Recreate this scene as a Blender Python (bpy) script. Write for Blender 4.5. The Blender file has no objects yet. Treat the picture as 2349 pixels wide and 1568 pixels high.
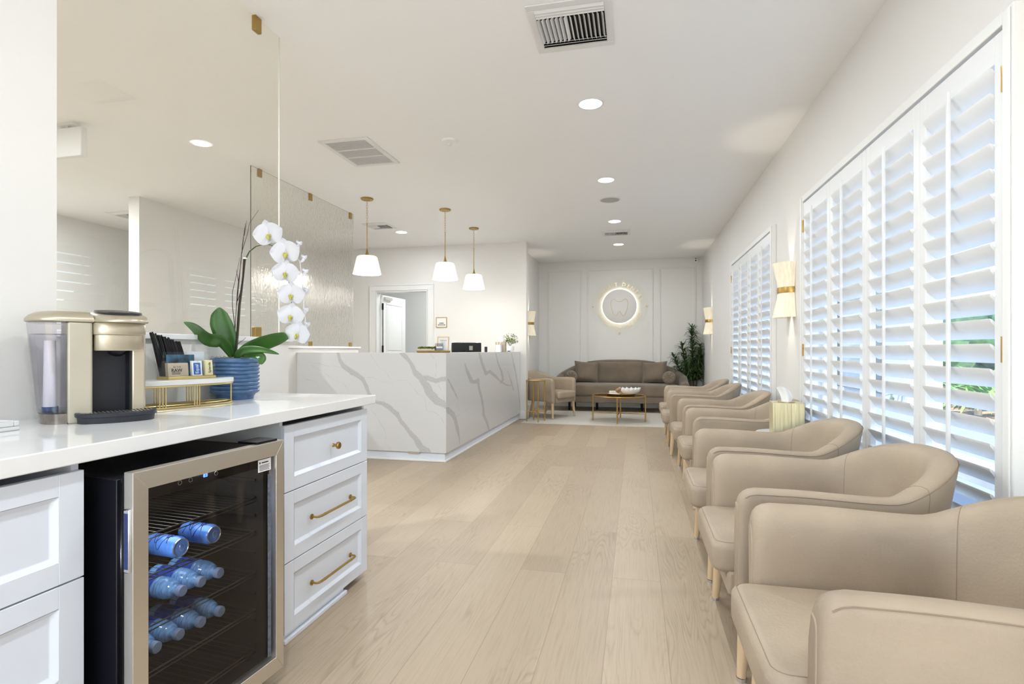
import bpy, bmesh, math, random
from mathutils import Vector, Matrix
random.seed(7)
sc = bpy.context.scene
COL = sc.collection
# ------------------------------------------------------------------ camera
EYE_Z = 1.143; FPX = 1240.0; YAW = math.atan(283.5/1240.0); HORIZON = 803.0
SN, CS = math.sin(YAW), math.cos(YAW)
cam_data = bpy.data.cameras.new('camera'); cam = bpy.data.objects.new('camera', cam_data); COL.objects.link(cam)
cam.location = (0, 0, EYE_Z); cam.rotation_euler = (math.pi/2, 0, YAW)
cam_data.sensor_width = 36.0; cam_data.lens = 36.0*FPX/2349.0
cam_data.shift_y = (HORIZON-784.0)/2349.0
cam_data.clip_start = 0.02; cam_data.clip_end = 200
sc.camera = cam
sc.view_settings.view_transform = 'Standard'; sc.view_settings.look = 'None'
sc.view_settings.gamma = 1.0; sc.view_settings.exposure = 0.46
# ------------------------------------------------------------------ daylight
world = bpy.data.worlds.new('world'); sc.world = world; world.use_nodes = True
wn = world.node_tree.nodes; wl = world.node_tree.links
bg = wn['Background']; sky = wn.new('ShaderNodeTexSky'); sky.sky_type = 'NISHITA'
sky.sun_disc = False; sky.sun_elevation = math.radians(52); sky.sun_rotation = math.radians(200)
wl.new(sky.outputs[0], bg.inputs[0]); bg.inputs[1].default_value = 0.68
sun_d = bpy.data.lights.new('sun', 'SUN'); sun_d.energy = 10.0; sun_d.angle = 0.01; sun_d.color = (1, .98, .95)
sun = bpy.data.objects.new('sun', sun_d); COL.objects.link(sun); sun.rotation_euler = (math.radians(28), math.radians(-24), 0)
CEIL = 2.95
LAMP_W = 12.0
def lamp(name, loc, size, power, color=(.88, .95, 1), rot=(0, 0, 0), shape='DISK', spread=None):
    d = bpy.data.lights.new(name, 'AREA'); d.shape = shape; d.size = size; d.energy = power; d.color = color
    if spread: d.spread = spread
    o = bpy.data.objects.new(name, d); COL.objects.link(o); o.location = loc; o.rotation_euler = rot
    return o
def point(name, loc, power, r=.03, color=(1, .86, .68), parent=None):
    d = bpy.data.lights.new(name, 'POINT'); d.energy = power; d.shadow_soft_size = r; d.color = color
    o = bpy.data.objects.new(name, d); COL.objects.link(o); o.location = loc
    if parent: o.parent = parent
    return o
# ------------------------------------------------------------------ helpers
def at_y(px, py, Y):
    r = (px-1174.5)/FPX; d = Y/(r*SN+CS); return Vector((d*(r*CS-SN), Y, EYE_Z-(py-HORIZON)*d/FPX))
def at_x(px, py, X):
    r = (px-1174.5)/FPX; d = X/(r*CS-SN); return Vector((X, d*(r*SN+CS), EYE_Z-(py-HORIZON)*d/FPX))
def at_d(px, py, d):
    r = (px-1174.5)/FPX; return Vector((d*(r*CS-SN), d*(r*SN+CS), EYE_Z-(py-HORIZON)*d/FPX))
def lin(c):
    return tuple(((v/255.0)/12.92 if v/255.0 <= .04045 else ((v/255.0+.055)/1.055)**2.4) for v in c)
MATS = {}
class NT:
    def __init__(s, m): s.t = m.node_tree; s.n = s.t.nodes; s.l = s.t.links
    def new(s, ty, **kw):
        n = s.n.new(ty)
        for k, v in kw.items():
            if k.startswith('i_'):
                key = k[2:]; key = int(key) if key.isdigit() else key.replace('_', ' ')
                n.inputs[key].default_value = v
            else: setattr(n, k, v)
        return n
    def link(s, a, b): s.l.new(a, b)
def mat(name, rgb, rough=.5, metal=0, var=0, scale=6, bump=0, bscale=60, spec=.5, emit=None, estr=0, coat=0, sheen=0, trans=0, alpha=1, stretch=None, ior=1.45):
    if name in MATS: return MATS[name]
    m = bpy.data.materials.new(name); m.use_nodes = True; MATS[name] = m
    t = NT(m); b = t.n['Principled BSDF']; c = lin(rgb)
    b.inputs['Base Color'].default_value = (*c, 1); b.inputs['Roughness'].default_value = rough
    b.inputs['Metallic'].default_value = metal; b.inputs['Specular IOR Level'].default_value = spec
    b.inputs['Coat Weight'].default_value = coat; b.inputs['Sheen Weight'].default_value = sheen
    b.inputs['Transmission Weight'].default_value = trans; b.inputs['Alpha'].default_value = alpha; b.inputs['IOR'].default_value = ior
    if emit: b.inputs['Emission Color'].default_value = (*lin(emit), 1); b.inputs['Emission Strength'].default_value = estr
    tc = t.new('ShaderNodeTexCoord'); mp = t.new('ShaderNodeMapping'); t.link(tc.outputs['Object'], mp.inputs[0])
    if stretch: mp.inputs['Scale'].default_value = stretch
    nz = t.new('ShaderNodeTexNoise', i_Scale=scale, i_Detail=5.0); t.link(mp.outputs[0], nz.inputs['Vector'])
    if var:
        cr = t.new('ShaderNodeValToRGB'); t.link(nz.outputs['Fac'], cr.inputs[0])
        cr.color_ramp.elements[0].position = .3; cr.color_ramp.elements[1].position = .7
        cr.color_ramp.elements[0].color = (*[v*(1-var) for v in c], 1); cr.color_ramp.elements[1].color = (*[min(1, v*(1+var)) for v in c], 1)
        t.link(cr.outputs[0], b.inputs['Base Color'])
    if bump:
        n2 = t.new('ShaderNodeTexNoise', i_Scale=bscale, i_Detail=3.0); t.link(mp.outputs[0], n2.inputs['Vector'])
        bp = t.new('ShaderNodeBump', i_Strength=bump, i_Distance=.01); t.link(n2.outputs['Fac'], bp.inputs['Height']); t.link(bp.outputs[0], b.inputs['Normal'])
    return m
def glassmat(name, tint, refl=1.0, rough=0.0, bump=0, refr=0, rrough=.12, fres=1.5):
    m = bpy.data.materials.new(name); m.use_nodes = True; MATS[name] = m; t = NT(m)
    t.n.remove(t.n['Principled BSDF']); out = t.n['Material Output']
    tr = t.new('ShaderNodeBsdfTransparent'); tr.inputs[0].default_value = (*tint, 1)
    gl = t.new('ShaderNodeBsdfGlossy'); gl.inputs['Roughness'].default_value = rough; gl.inputs['Color'].default_value = (refl, refl, refl, 1)
    # Schlick reflectance that treats both sides of a pane alike
    f0 = ((fres-1)/(fres+1))**2*1.9
    ge = t.new('ShaderNodeNewGeometry'); dp = t.new('ShaderNodeVectorMath', operation='DOT_PRODUCT'); t.link(ge.outputs['Incoming'], dp.inputs[0]); t.link(ge.outputs['True Normal'], dp.inputs[1])
    ab = t.new('ShaderNodeMath', operation='ABSOLUTE'); t.link(dp.outputs['Value'], ab.inputs[0])
    om = t.new('ShaderNodeMath', operation='SUBTRACT', i_0=1.0, use_clamp=True); t.link(ab.outputs[0], om.inputs[1])
    p5 = t.new('ShaderNodeMath', operation='POWER', i_1=5.0); t.link(om.outputs[0], p5.inputs[0])
    fr = t.new('ShaderNodeMapRange', i_1=0.0, i_2=1.0, i_3=f0*.5, i_4=1.0); t.link(p5.outputs[0], fr.inputs[0])
    base = tr.outputs[0]
    bn = None
    if bump:
        tc = t.new('ShaderNodeTexCoord'); mp = t.new('ShaderNodeMapping'); mp.inputs['Scale'].default_value = (1, 1, .45)
        t.link(tc.outputs['Object'], mp.inputs[0])
        nz = t.new('ShaderNodeTexNoise', i_Scale=48.0, i_Detail=2.0, i_Roughness=.6); t.link(mp.outputs[0], nz.inputs['Vector'])
        bp = t.new('ShaderNodeBump', i_Strength=bump, i_Distance=.010); t.link(nz.outputs['Fac'], bp.inputs['Height']); bn = bp.outputs[0]
        t.link(bn, gl.inputs['Normal'])
    if refr:
        rf = t.new('ShaderNodeBsdfRefraction', i_Roughness=rrough, i_IOR=1.12); rf.inputs[0].default_value = (*tint, 1)
        if bn: t.link(bn, rf.inputs['Normal'])
        mx0 = t.new('ShaderNodeMixShader', i_0=refr); t.link(tr.outputs[0], mx0.inputs[1]); t.link(rf.outputs[0], mx0.inputs[2]); base = mx0.outputs[0]
    mx = t.new('ShaderNodeMixShader'); t.link(fr.outputs[0], mx.inputs[0]); t.link(base, mx.inputs[1]); t.link(gl.outputs[0], mx.inputs[2])
    t.link(mx.outputs[0], out.inputs[0]); return m
class MB:
    def __init__(s): s.v = []; s.f = []; s.m = []; s.mi = 0
    def add(s, vs, fs):
        b = len(s.v); s.v += [tuple(x) for x in vs]; s.f += [tuple(b+i for i in f) for f in fs]; s.m += [s.mi]*len(fs); return s
    def box(s, x0, x1, y0, y1, z0, z1, M=None):
        vs = [Vector(p) for p in ((x0,y0,z0),(x1,y0,z0),(x1,y1,z0),(x0,y1,z0),(x0,y0,z1),(x1,y0,z1),(x1,y1,z1),(x0,y1,z1))]
        if M: vs = [M @ v for v in vs]
        return s.add(vs, [(0,3,2,1),(4,5,6,7),(0,1,5,4),(1,2,6,5),(2,3,7,6),(3,0,4,7)])
    def quad(s, a, b, c, d): return s.add([a, b, c, d], [(0,1,2,3)])
    def rings(s, rs, cap=True, closed_ring=True, loop=False):
        n = len(rs[0]); vs = [p for r in rs for p in r]; fs = []
        k = len(rs)
        for i in range(k if loop else k-1):
            a, b = i*n, ((i+1) % k)*n
            for j in range(n if closed_ring else n-1):
                j2 = (j+1) % n; fs.append((a+j, a+j2, b+j2, b+j))
        if cap and not loop: fs.append(tuple(range(n-1, -1, -1))); fs.append(tuple(range((k-1)*n, k*n)))
        return s.add(vs, fs)
    def tube(s, pts, r, n=8, cap=True, loop=False):
        pts = [Vector(p) for p in pts]; rs = []; k = len(pts); up = None
        for i, p in enumerate(pts):
            a = pts[(i-1) % k] if (loop or i > 0) else p; b = pts[(i+1) % k] if (loop or i < k-1) else p
            t = (b-a).normalized()
            if up is None:
                up = Vector((0,0,1)) if abs(t.z) < .9 else Vector((1,0,0))
            u = t.cross(up).normalized(); w = u.cross(t).normalized(); up = w
            rr = r[i] if isinstance(r, (list, tuple)) else r
            rs.append([p+u*rr*math.cos(2*math.pi*j/n)+w*rr*math.sin(2*math.pi*j/n) for j in range(n)])
        return s.rings(rs, cap, True, loop)
    def cyl(s, a, b, r0, r1=None, n=20): return s.tube([a, b], [r0, r0 if r1 is None else r1], n)
    def lathe(s, prof, c=(0,0,0), n=28, M=None, arc=2*math.pi, cap=True):
        full = abs(arc-2*math.pi) < 1e-6; rs = []
        for r, z in prof:
            k = n if full else n+1
            ring = [Vector((c[0]+r*math.cos(arc*j/n), c[1]+r*math.sin(arc*j/n), c[2]+z)) for j in range(k)]
            if M: ring = [M @ p for p in ring]
            rs.append(ring)
        return s.rings(rs, cap, full)
    def ball(s, c, r, n=14, k=8, sc=(1,1,1), M=None):
        rs = []
        for i in range(1, k):
            a = math.pi*i/k; ring = [Vector((math.sin(a)*math.cos(2*math.pi*j/n)*r*sc[0], math.sin(a)*math.sin(2*math.pi*j/n)*r*sc[1], -math.cos(a)*r*sc[2])) for j in range(n)]
            if M: ring = [M @ p for p in ring]
            rs.append([p+Vector(c) for p in ring])
        return s.rings(rs)
    def build(s, name, ms, parent=None, loc=None, rot=None, smooth=40, bevel=0, bseg=2, subs=0, fix=True):
        me = bpy.data.meshes.new(name); me.from_pydata(s.v, [], s.f)
        if not isinstance(ms, (list, tuple)): ms = [ms]
        for m in ms: me.materials.append(m)
        if len(ms) > 1: me.polygons.foreach_set('material_index', s.m)
        if fix:
            bm = bmesh.new(); bm.from_mesh(me); bmesh.ops.recalc_face_normals(bm, faces=bm.faces); bm.to_mesh(me); bm.free()
        me.update()
        if smooth:
            me.polygons.foreach_set('use_smooth', [True]*len(me.polygons)); me.set_sharp_from_angle(angle=math.radians(smooth))
        o = bpy.data.objects.new(name, me); COL.objects.link(o)
        if parent: o.parent = parent
        if loc: o.location = loc
        if rot: o.rotation_euler = rot
        if bevel:
            b = o.modifiers.new('bevel', 'BEVEL'); b.width = bevel; b.segments = bseg; b.limit_method = 'ANGLE'; b.angle_limit = math.radians(40)
        if subs:
            b = o.modifiers.new('subsurf', 'SUBSURF'); b.levels = subs; b.render_levels = subs
        return o
def tag(o, label=None, cat=None, group=None, kind=None):
    if label: o['label'] = label
    if cat: o['category'] = cat
    if group: o['group'] = group
    if kind: o['kind'] = kind
    return o
def thing(name, label, cat, loc=(0,0,0), rz=0, group=None):
    o = bpy.data.objects.new(name, None); COL.objects.link(o); o.location = loc; o.rotation_euler = (0, 0, rz); o.empty_display_size = .1
    return tag(o, label, cat, group)
def copy_tree(o, parent=None, loc=None, rz=None, label=None):
    c = o.copy(); COL.objects.link(c)
    if parent: c.parent = parent
    if loc is not None: c.location = loc
    if rz is not None: c.rotation_euler = (0, 0, rz)
    if label: c['label'] = label
    for ch in list(o.children): copy_tree(ch, c)
    return c
def struct(o, label=None): o['kind'] = 'structure'; return o
_fc = {}
def text_mesh(s, size, M, mb, depth=.0006, bold=0, align='CENTER'):
    """real letters: font curve turned into mesh and added to mb, placed by matrix M (text lies in M's xy plane)"""
    cu = bpy.data.curves.new('t', 'FONT'); cu.body = s; cu.size = size; cu.align_x = align; cu.align_y = 'CENTER'; cu.extrude = depth; cu.offset = bold; cu.resolution_u = 3
    o = bpy.data.objects.new('t', cu); COL.objects.link(o)
    dg = bpy.context.evaluated_depsgraph_get(); me = bpy.data.meshes.new_from_object(o.evaluated_get(dg))
    me.calc_loop_triangles(); mb.add([M @ v.co for v in me.vertices], [tuple(p.vertices) for p in me.loop_triangles])
    bpy.data.objects.remove(o); bpy.data.curves.remove(cu); bpy.data.meshes.remove(me)
def frame(o, x, y):
    """matrix with origin o, x axis x, y axis y"""
    x = Vector(x).normalized(); y = Vector(y).normalized(); z = x.cross(y)
    return Matrix(((x.x,y.x,z.x,o[0]),(x.y,y.y,z.y,o[1]),(x.z,y.z,z.z,o[2]),(0,0,0,1)))
# ------------------------------------------------------------------ materials
WALL = mat('wall_paint', (233,231,227), .6, var=.01, scale=2, bump=.03, bscale=220)
CEILM = mat('ceiling_paint', (250,250,249), .8, bump=.02, bscale=200)
TRIM = mat('trim_paint', (240,240,238), .35)
CABM = mat('cabinet_lacquer', (226,231,241), .3)
QUARTZ = mat('white_quartz', (238,238,238), .06, var=.01, scale=30, spec=.6)
BRASS = mat('brushed_brass', (176,146,86), .32, 1, bump=.05, bscale=90)
GOLD = mat('antique_gold', (190,152,86), .35, 1, bump=.25, bscale=60)
STEEL = mat('stainless_steel', (222,217,208), .36, 1, bump=.04, bscale=40, stretch=(1,1,30))
CHROME = mat('chrome', (215,218,224), .12, 1)
BLACK = mat('black_plastic', (16,18,22), .4)
BLACKM = mat('black_metal', (20,20,22), .35, .5)
LEATHER = mat('tan_leather', (167,151,131), .5, var=.13, scale=3.2, bump=.12, bscale=130, spec=.35)
SEAM = mat('leather_seam', (146,128,107), .8)
OAK = mat('light_oak_leg', (205,178,142), .45, var=.1, scale=9, stretch=(6,6,.8))
VELVET = mat('taupe_velvet', (116,102,87), .8, var=.18, scale=3.5, bump=.1, bscale=14, sheen=.35)
LEAF = mat('leaf_green', (58,98,38), .35, var=.25, scale=9)
DLEAF = mat('dark_leaf', (66,94,48), .4, var=.45, scale=7)
PETAL = mat('orchid_petal', (212,213,220), .5, var=.01)
PAPER = mat('white_paper', (240,240,242), .7)
SHADE = mat('pendant_glass', (250,249,245), .3, emit=(255,250,240), estr=.38)
SCON = mat('sconce_shade', (238,229,208), .7, var=.13, scale=60, stretch=(1,1,.03), emit=(255,235,200), estr=.16)
LED = mat('led_disc', (255,255,255), .4, emit=(255,252,245), estr=6)
SHUT = mat('shutter_paint', (236,237,238), .35)
def floor_mat():
    m = bpy.data.materials.new('oak_planks'); m.use_nodes = True; t = NT(m); b = t.n['Principled BSDF']
    tc = t.new('ShaderNodeTexCoord'); sp = t.new('ShaderNodeSeparateXYZ'); t.link(tc.outputs['Object'], sp.inputs[0])
    ad = t.new('ShaderNodeMath', operation='ADD', i_1=.145+23.0); t.link(sp.outputs[0], ad.inputs[0])
    ay = t.new('ShaderNodeMath', operation='ADD', i_1=20.6); t.link(sp.outputs[1], ay.inputs[0])
    cb = t.new('ShaderNodeCombineXYZ'); t.link(ay.outputs[0], cb.inputs[0]); t.link(ad.outputs[0], cb.inputs[1])
    br = t.new('ShaderNodeTexBrick', offset=.37, offset_frequency=2, squash=1.0)
    for k, v in (('Scale', 1.0), ('Mortar Size', .0013), ('Mortar Smooth', .3), ('Bias', 0), ('Brick Width', 1.85), ('Row Height', .235)): br.inputs[k].default_value = v
    br.inputs['Color1'].default_value = (0,0,0,1); br.inputs['Color2'].default_value = (1,1,1,1); br.inputs['Mortar'].default_value = (.5,.5,.5,1)
    t.link(cb.outputs[0], br.inputs['Vector'])
    sepc = t.new('ShaderNodeSeparateColor'); t.link(br.outputs['Color'], sepc.inputs[0])
    off = t.new('ShaderNodeMath', operation='MULTIPLY', i_1=37.0); t.link(sepc.outputs[0], off.inputs[0])
    # grain coordinates, shifted per plank
    cg = t.new('ShaderNodeCombineXYZ'); t.link(sp.outputs[0], cg.inputs[0]); t.link(sp.outputs[1], cg.inputs[1]); t.link(off.outputs[0], cg.inputs[2])
    mp = t.new('ShaderNodeMapping'); mp.inputs['Scale'].default_value = (5.5,.55,1); t.link(cg.outputs[0], mp.inputs[0])
    n1 = t.new('ShaderNodeTexNoise', i_Scale=1.0, i_Detail=2.5, i_Roughness=.5, i_Distortion=.3); t.link(mp.outputs[0], n1.inputs['Vector'])
    # contour lines of the low noise give the cathedral figure
    mu = t.new('ShaderNodeMath', operation='MULTIPLY', i_1=30.0); t.link(n1.outputs['Fac'], mu.inputs[0])
    fr = t.new('ShaderNodeMath', operation='PINGPONG', i_1=.5); t.link(mu.outputs[0], fr.inputs[0])
    pw = t.new('ShaderNodeMapRange', i_1=0.0, i_2=.5, i_3=0.0, i_4=1.0); t.link(fr.outputs[0], pw.inputs[0])
    mf = t.new('ShaderNodeMapping'); mf.inputs['Scale'].default_value = (140,5,1); t.link(cg.outputs[0], mf.inputs[0])
    n2 = t.new('ShaderNodeTexNoise', i_Scale=1.0, i_Detail=4.0); t.link(mf.outputs[0], n2.inputs['Vector'])
    mm = t.new('ShaderNodeMapping'); mm.inputs['Scale'].default_value = (3,1.2,1); t.link(cg.outputs[0], mm.inputs[0])
    n3 = t.new('ShaderNodeTexNoise', i_Scale=1.0, i_Detail=2.0); t.link(mm.outputs[0], n3.inputs['Vector'])
    gm = t.new('ShaderNodeMapRange', i_1=.45, i_2=.62, i_3=0.0, i_4=1.0); t.link(n3.outputs['Fac'], gm.inputs[0])
    base = t.new('ShaderNodeMixRGB', i_0=.5); base.inputs[1].default_value = (*lin((172,154,131)), 1); base.inputs[2].default_value = (*lin((187,169,145)), 1)
    t.link(sepc.outputs[0], base.inputs[0])
    dk = t.new('ShaderNodeMixRGB', blend_type='MULTIPLY'); dk.inputs[2].default_value = (.70,.66,.61,1)
    inv = t.new('ShaderNodeMath', operation='SUBTRACT', i_0=1.0); t.link(pw.outputs[0], inv.inputs[1])
    p3 = t.new('ShaderNodeMath', operation='POWER', i_1=3.0); t.link(inv.outputs[0], p3.inputs[0])
    ml = t.new('ShaderNodeMath', operation='MULTIPLY'); t.link(p3.outputs[0], ml.inputs[0]); t.link(gm.outputs[0], ml.inputs[1])
    m2 = t.new('ShaderNodeMath', operation='MULTIPLY', i_1=.6); t.link(ml.outputs[0], m2.inputs[0])
    t.link(m2.outputs[0], dk.inputs[0]); t.link(base.outputs[0], dk.inputs[1])
    d2 = t.new('ShaderNodeMixRGB', blend_type='MULTIPLY'); d2.inputs[2].default_value = (.84,.82,.79,1)
    fm = t.new('ShaderNodeMapRange', i_1=.45, i_2=.75, i_3=0.0, i_4=.8); t.link(n2.outputs['Fac'], fm.inputs[0]); t.link(fm.outputs[0], d2.inputs[0]); t.link(dk.outputs[0], d2.inputs[1])
    d3 = t.new('ShaderNodeMixRGB', blend_type='MULTIPLY'); d3.inputs[2].default_value = (.72,.66,.6,1); t.link(br.outputs['Fac'], d3.inputs[0]); t.link(d2.outputs[0], d3.inputs[1])
    t.link(d3.outputs[0], b.inputs['Base Color']); b.inputs['Roughness'].default_value = .42; b.inputs['Specular IOR Level'].default_value = .4
    bp = t.new('ShaderNodeBump', i_Strength=.15, i_Distance=.002); t.link(n2.outputs['Fac'], bp.inputs['Height']); t.link(bp.outputs[0], b.inputs['Normal'])
    return m
FLOOR = floor_mat()
# ------------------------------------------------------------------ setting
XR = 1.265; XL = -1.96; YE = 8.83; YB = 11.05; XA = -1.95
def sbox(name, x0, x1, y0, y1, z0, z1, m=WALL, bevel=0):
    return struct(MB().box(x0,x1,y0,y1,z0,z1).build(name, m, bevel=bevel, smooth=0))
sbox('floor', -8, 1.42, -3.2, 12.6, -.06, 0, FLOOR)
sbox('ceiling', -8, 1.46, -3.2, 12.6, CEIL, CEIL+.1, CEILM)
# right wall with its two window openings
W = [(2.18, 4.46), (5.45, 7.58)]; WT = 2.255; WB = .10
mb = MB()
mb.box(XR, XR+.17, -3.2, W[0][0], 0, CEIL); mb.box(XR, XR+.17, W[0][1], W[1][0], 0, CEIL); mb.box(XR, XR+.17, W[1][1], 12.6, 0, CEIL)
for a, b in W: mb.box(XR, XR+.17, a, b, WT, CEIL); mb.box(XR, XR+.17, a, b, 0, WB)
struct(mb.build('wall_right', WALL, smooth=0))
sbox('wall_back', XA, XR, YB, YB+.12, 0, CEIL)
# reception back wall, with doorway; its end is the pillar
DX0, DX1, DT = -4.50, -3.52, 2.19
mb = MB().box(DX1, -1.775, YE, YE+.14, 0, CEIL).box(-7.5, DX0, YE, YE+.14, 0, CEIL).box(DX0, DX1, YE, YE+.14, DT, CEIL)
struct(mb.build('wall_reception', WALL, smooth=0))
sbox('wall_alcove', XA-.12, XA, YE+.14, YB+.12, 0, CEIL)
sbox('wall_hallway', -6.2, XA-.12, 11.2, 11.3, 0, CEIL)
sbox('wall_left', -7.62, -7.5, -3.2, 11.3, 0, CEIL)
sbox('wall_partition', -5.83, -5.68, 5.21, YE, 0, CEIL)
sbox('wall_coffee', -2.10, XL, -3.2, 1.478, 0, CEIL)
# wall behind the camera, with a wide unseen opening added to let fill daylight in
mb = MB().box(-7.5, -1.7, -3.2, -3.08, 0, CEIL).box(1.1, XR, -3.2, -3.08, 0, CEIL).box(-1.7, 1.1, -3.2, -3.08, 2.4, CEIL)
struct(mb.build('wall_front', WALL, smooth=0))
# half walls with ledge, carrying the glass screens
LEDGE = mat('ledge_paint', (236,236,238), .3)
def half_wall(name, x0, x1, y0, y1, top, yl):
    o = struct(MB().box(x0,x1,y0,y1,0,top-.024).build(name, WALL, smooth=0))
    struct(MB().box(x0-.02,x1+.02,y0 if y0 > 2 else y0,yl,top-.024,top).build('trim_ledge', LEDGE, bevel=.003)); return o
half_wall('wall_half_near', -2.10, XL, 1.478, 2.765, 1.214, 2.78)
half_wall('wall_half_far', -3.74, -3.60, 3.3, 6.56, 1.190, 6.6)
# baseboards
def base(name, x0, x1, y0, y1): return struct(MB().box(x0,x1,y0,y1,0,.13).build(name, TRIM, bevel=.004))
base('baseboard_back', XA, XR, YB-.015, YB); base('baseboard_right', XR-.015, XR, 7.72, YB-.015); base('baseboard_alcove', XA, XA+.015, YE+.14, YB-.015)
base('baseboard_end', -1.882, -1.775, YE-.015, YE); base('baseboard_pillar', -1.775, -1.76, YE-.015, YE+.14)
base('baseboard_pier', XR-.015, XR, 4.62, 5.30); base('baseboard_near', XR-.015, XR, -3.08, 2.03)
# picture-frame mouldings on the back wall
def moulding(name, x0, x1, z0, z1):
    mb = MB()
    for a, w, h in ((0, .022, .020), (.022, .010, .009)):
        for (p, q, r, s_) in ((x0+a, x1-a, z1-a-w, z1-a), (x0+a, x1-a, z0+a, z0+a+w), (x0+a, x0+a+w, z0+a+w, z1-a-w), (x1-a-w, x1-a, z0+a+w, z1-a-w)):
            mb.box(p, q, YB-h, YB, r, s_)
    return struct(mb.build(name, WALL, bevel=.002))
moulding('trim_1', -1.76, -1.07, .26, 2.775); moulding('trim_2', -.95, .335, .26, 2.775); moulding('trim_3', .455, 1.14, .26, 2.775)
# door casing, door leaf in the reception back wall
mb = MB()
mb.box(DX0-.095, DX0-.005, YE-.018, YE, 0, DT+.005).box(DX1+.005, DX1+.095, YE-.018, YE, 0, DT+.005).box(DX0-.095, DX1+.095, YE-.018, YE, DT+.005, DT+.09)
mb.box(DX0-.115, DX0-.095, YE-.028, YE, 0, DT+.09).box(DX1+.095, DX1+.115, YE-.028, YE, 0, DT+.09).box(DX0-.115, DX1+.115, YE-.028, YE, DT+.09, DT+.11)
mb.box(DX0+.001, DX0+.02, YE-.008, YE+.15, 0, DT-.02).box(DX1-.02, DX1-.001, YE-.008, YE+.15, 0, DT-.02).box(DX0+.001, DX1-.001, YE-.008, YE+.15, DT-.02, DT-.001)
struct(mb.build('trim_4', TRIM, bevel=.003))
d = thing('door_1', 'white panelled door standing open in the doorway behind the reception desk', 'door', (-4.47, YE+.15, 0), math.radians(88)); d['kind'] = 'structure'
mb = MB().box(0, .93, -.02, .02, .01, 2.14)
for z0, z1 in ((.2, .95), (1.08, 2.0)):
    for (p, q, r, s_) in ((.14,.79,z1-.02,z1),(.14,.79,z0,z0+.02),(.14,.16,z0,z1),(.77,.79,z0,z1)): mb.box(p, q, -.028, .028, r, s_)
    mb.box(.2, .73, -.026, .026, z0+.06, z1-.06)
mb.build('leaf', TRIM, d, bevel=.004)
for z in (1.93, 1.17, .25): MB().cyl((-.0,-.03,z-.06), (.0,-.03,z+.06), .014).box(-.02,.03,-.03,-.02,z-.055,z+.055).build('hinge', BLACKM, d)
MB().cyl((.0,-.03,.25), (.0,-.03,1.93), .007).build('hinge_gap_shade', BLACKM, d)  # dark line standing in for the shaded gap between door and jamb
MB().box(.06,.32,-.06,-.02,2.06,2.11).build('door_closer', STEEL, d)
# ------------------------------------------------------------------ windows
WGL = glassmat('window_glass', (.96,.98,.985), .9, fres=1.3)
for i, (a, b) in enumerate(W):
    w = thing('window_%d' % (i+1), None, None, (XR+.09, (a+b)/2, 0)); w['kind'] = 'structure'; h = (b-a)/2
    mb = MB()
    for x in (-h, -h/3, h/3, h-.05): mb.box(.0, .06, x, x+.05, WB, WT)
    mb.box(0,.06,-h,h,WT-.06,WT); mb.box(0,.06,-h,h,WB,WB+.06); mb.box(-.01,.08,-h,h,.60,.68)
    mb.build('window_frame', TRIM, w, bevel=.003)
    MB().box(.026,.032,-h+.03,h-.03,WB+.03,WT-.03).build('pane', WGL, w, smooth=0)
    # projecting shutter frame on the wall
    mb = MB()
    mb.box(-.13,-.09,-h-.055,-h,WB-.04,WT+.05); mb.box(-.13,-.09,h,h+.055,WB-.04,WT+.05); mb.box(-.13,-.09,-h,h,WT+.004,WT+.05); mb.box(-.13,-.09,-h,h,WB-.04,WB)
    mb.box(-.09,-.02,-h-.02,-h+.004,WB,WT); mb.box(-.09,-.02,h-.004,h+.02,WB,WT); mb.box(-.137,-.13,-h-.045,-h-.01,WB-.03,WT+.04); mb.box(-.137,-.13,h+.01,h+.045,WB-.03,WT+.04)
    mb.build('shutter_surround', TRIM, w, bevel=.003)
def shutter_parts(root, wd, hinge_side):
    h = wd/2-.0015; z0, z1 = .004, WT-WB-.008; sw = .052; t = .014
    mb = MB().box(-t,t,-h,-h+sw,z0,z1).box(-t,t,h-sw,h,z0,z1).box(-t,t,-h+sw,h-sw,z1-.10,z1).box(-t,t,-h+sw,h-sw,z0,z0+.10)
    mb.build('shutter_frame', SHUT, root, bevel=.003)
    n = 22; lo, hi = z0+.10, z1-.10; p = (hi-lo)/n; A = math.radians(53); mb = MB(); L = h-sw-.002
    prof = [(-.0445, 0), (-.036, .0045), (0, .0055), (.036, .0045), (.0445, 0), (.036, -.0045), (0, -.0055), (-.036, -.0045)]
    for k in range(n):
        zc = lo+(k+.5)*p; ca, sa = math.cos(A), math.sin(A)
        r = [(u*ca+v*sa, zc-u*sa+v*ca) for u, v in prof]
        mb.rings([[Vector((x, -L, z)) for x, z in r], [Vector((x, L, z)) for x, z in r]])
    mb.build('louvers', SHUT, root, smooth=60)
    MB().box(-.047,-.036,-.0085,.0085,lo+.05,hi+.015).build('tilt_rod', SHUT, root, bevel=.002)
    if hinge_side:
        for z in (z1-.17, (z0+z1)/2-.03, z0+.2):
            MB().cyl((-.017,hinge_side*h,z-.045),(-.017,hinge_side*h,z+.045),.005,n=8).box(-.0165,-.013,hinge_side*h-.014,hinge_side*h+.014,z-.045,z+.045).build('hinge', GOLD, root)
place = ['farthest', 'second farthest', 'second nearest', 'nearest']
for i, (a, b) in enumerate(W):
    wd = (b-a)/4
    for k in range(4):
        yc = b-(k+.5)*wd
        nm = ('the window nearer the camera' if i == 0 else 'the farther window')
        s_ = thing('plantation_shutter', '%s white louvered shutter panel of %s' % (place[k], nm), 'shutter', (XR-.02, yc, WB), 0, 'plantation shutter panels in the %s window' % ('near' if i == 0 else 'far'))
        shutter_parts(s_, wd, 1 if k == 0 else (-1 if k == 3 else 0))
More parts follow.
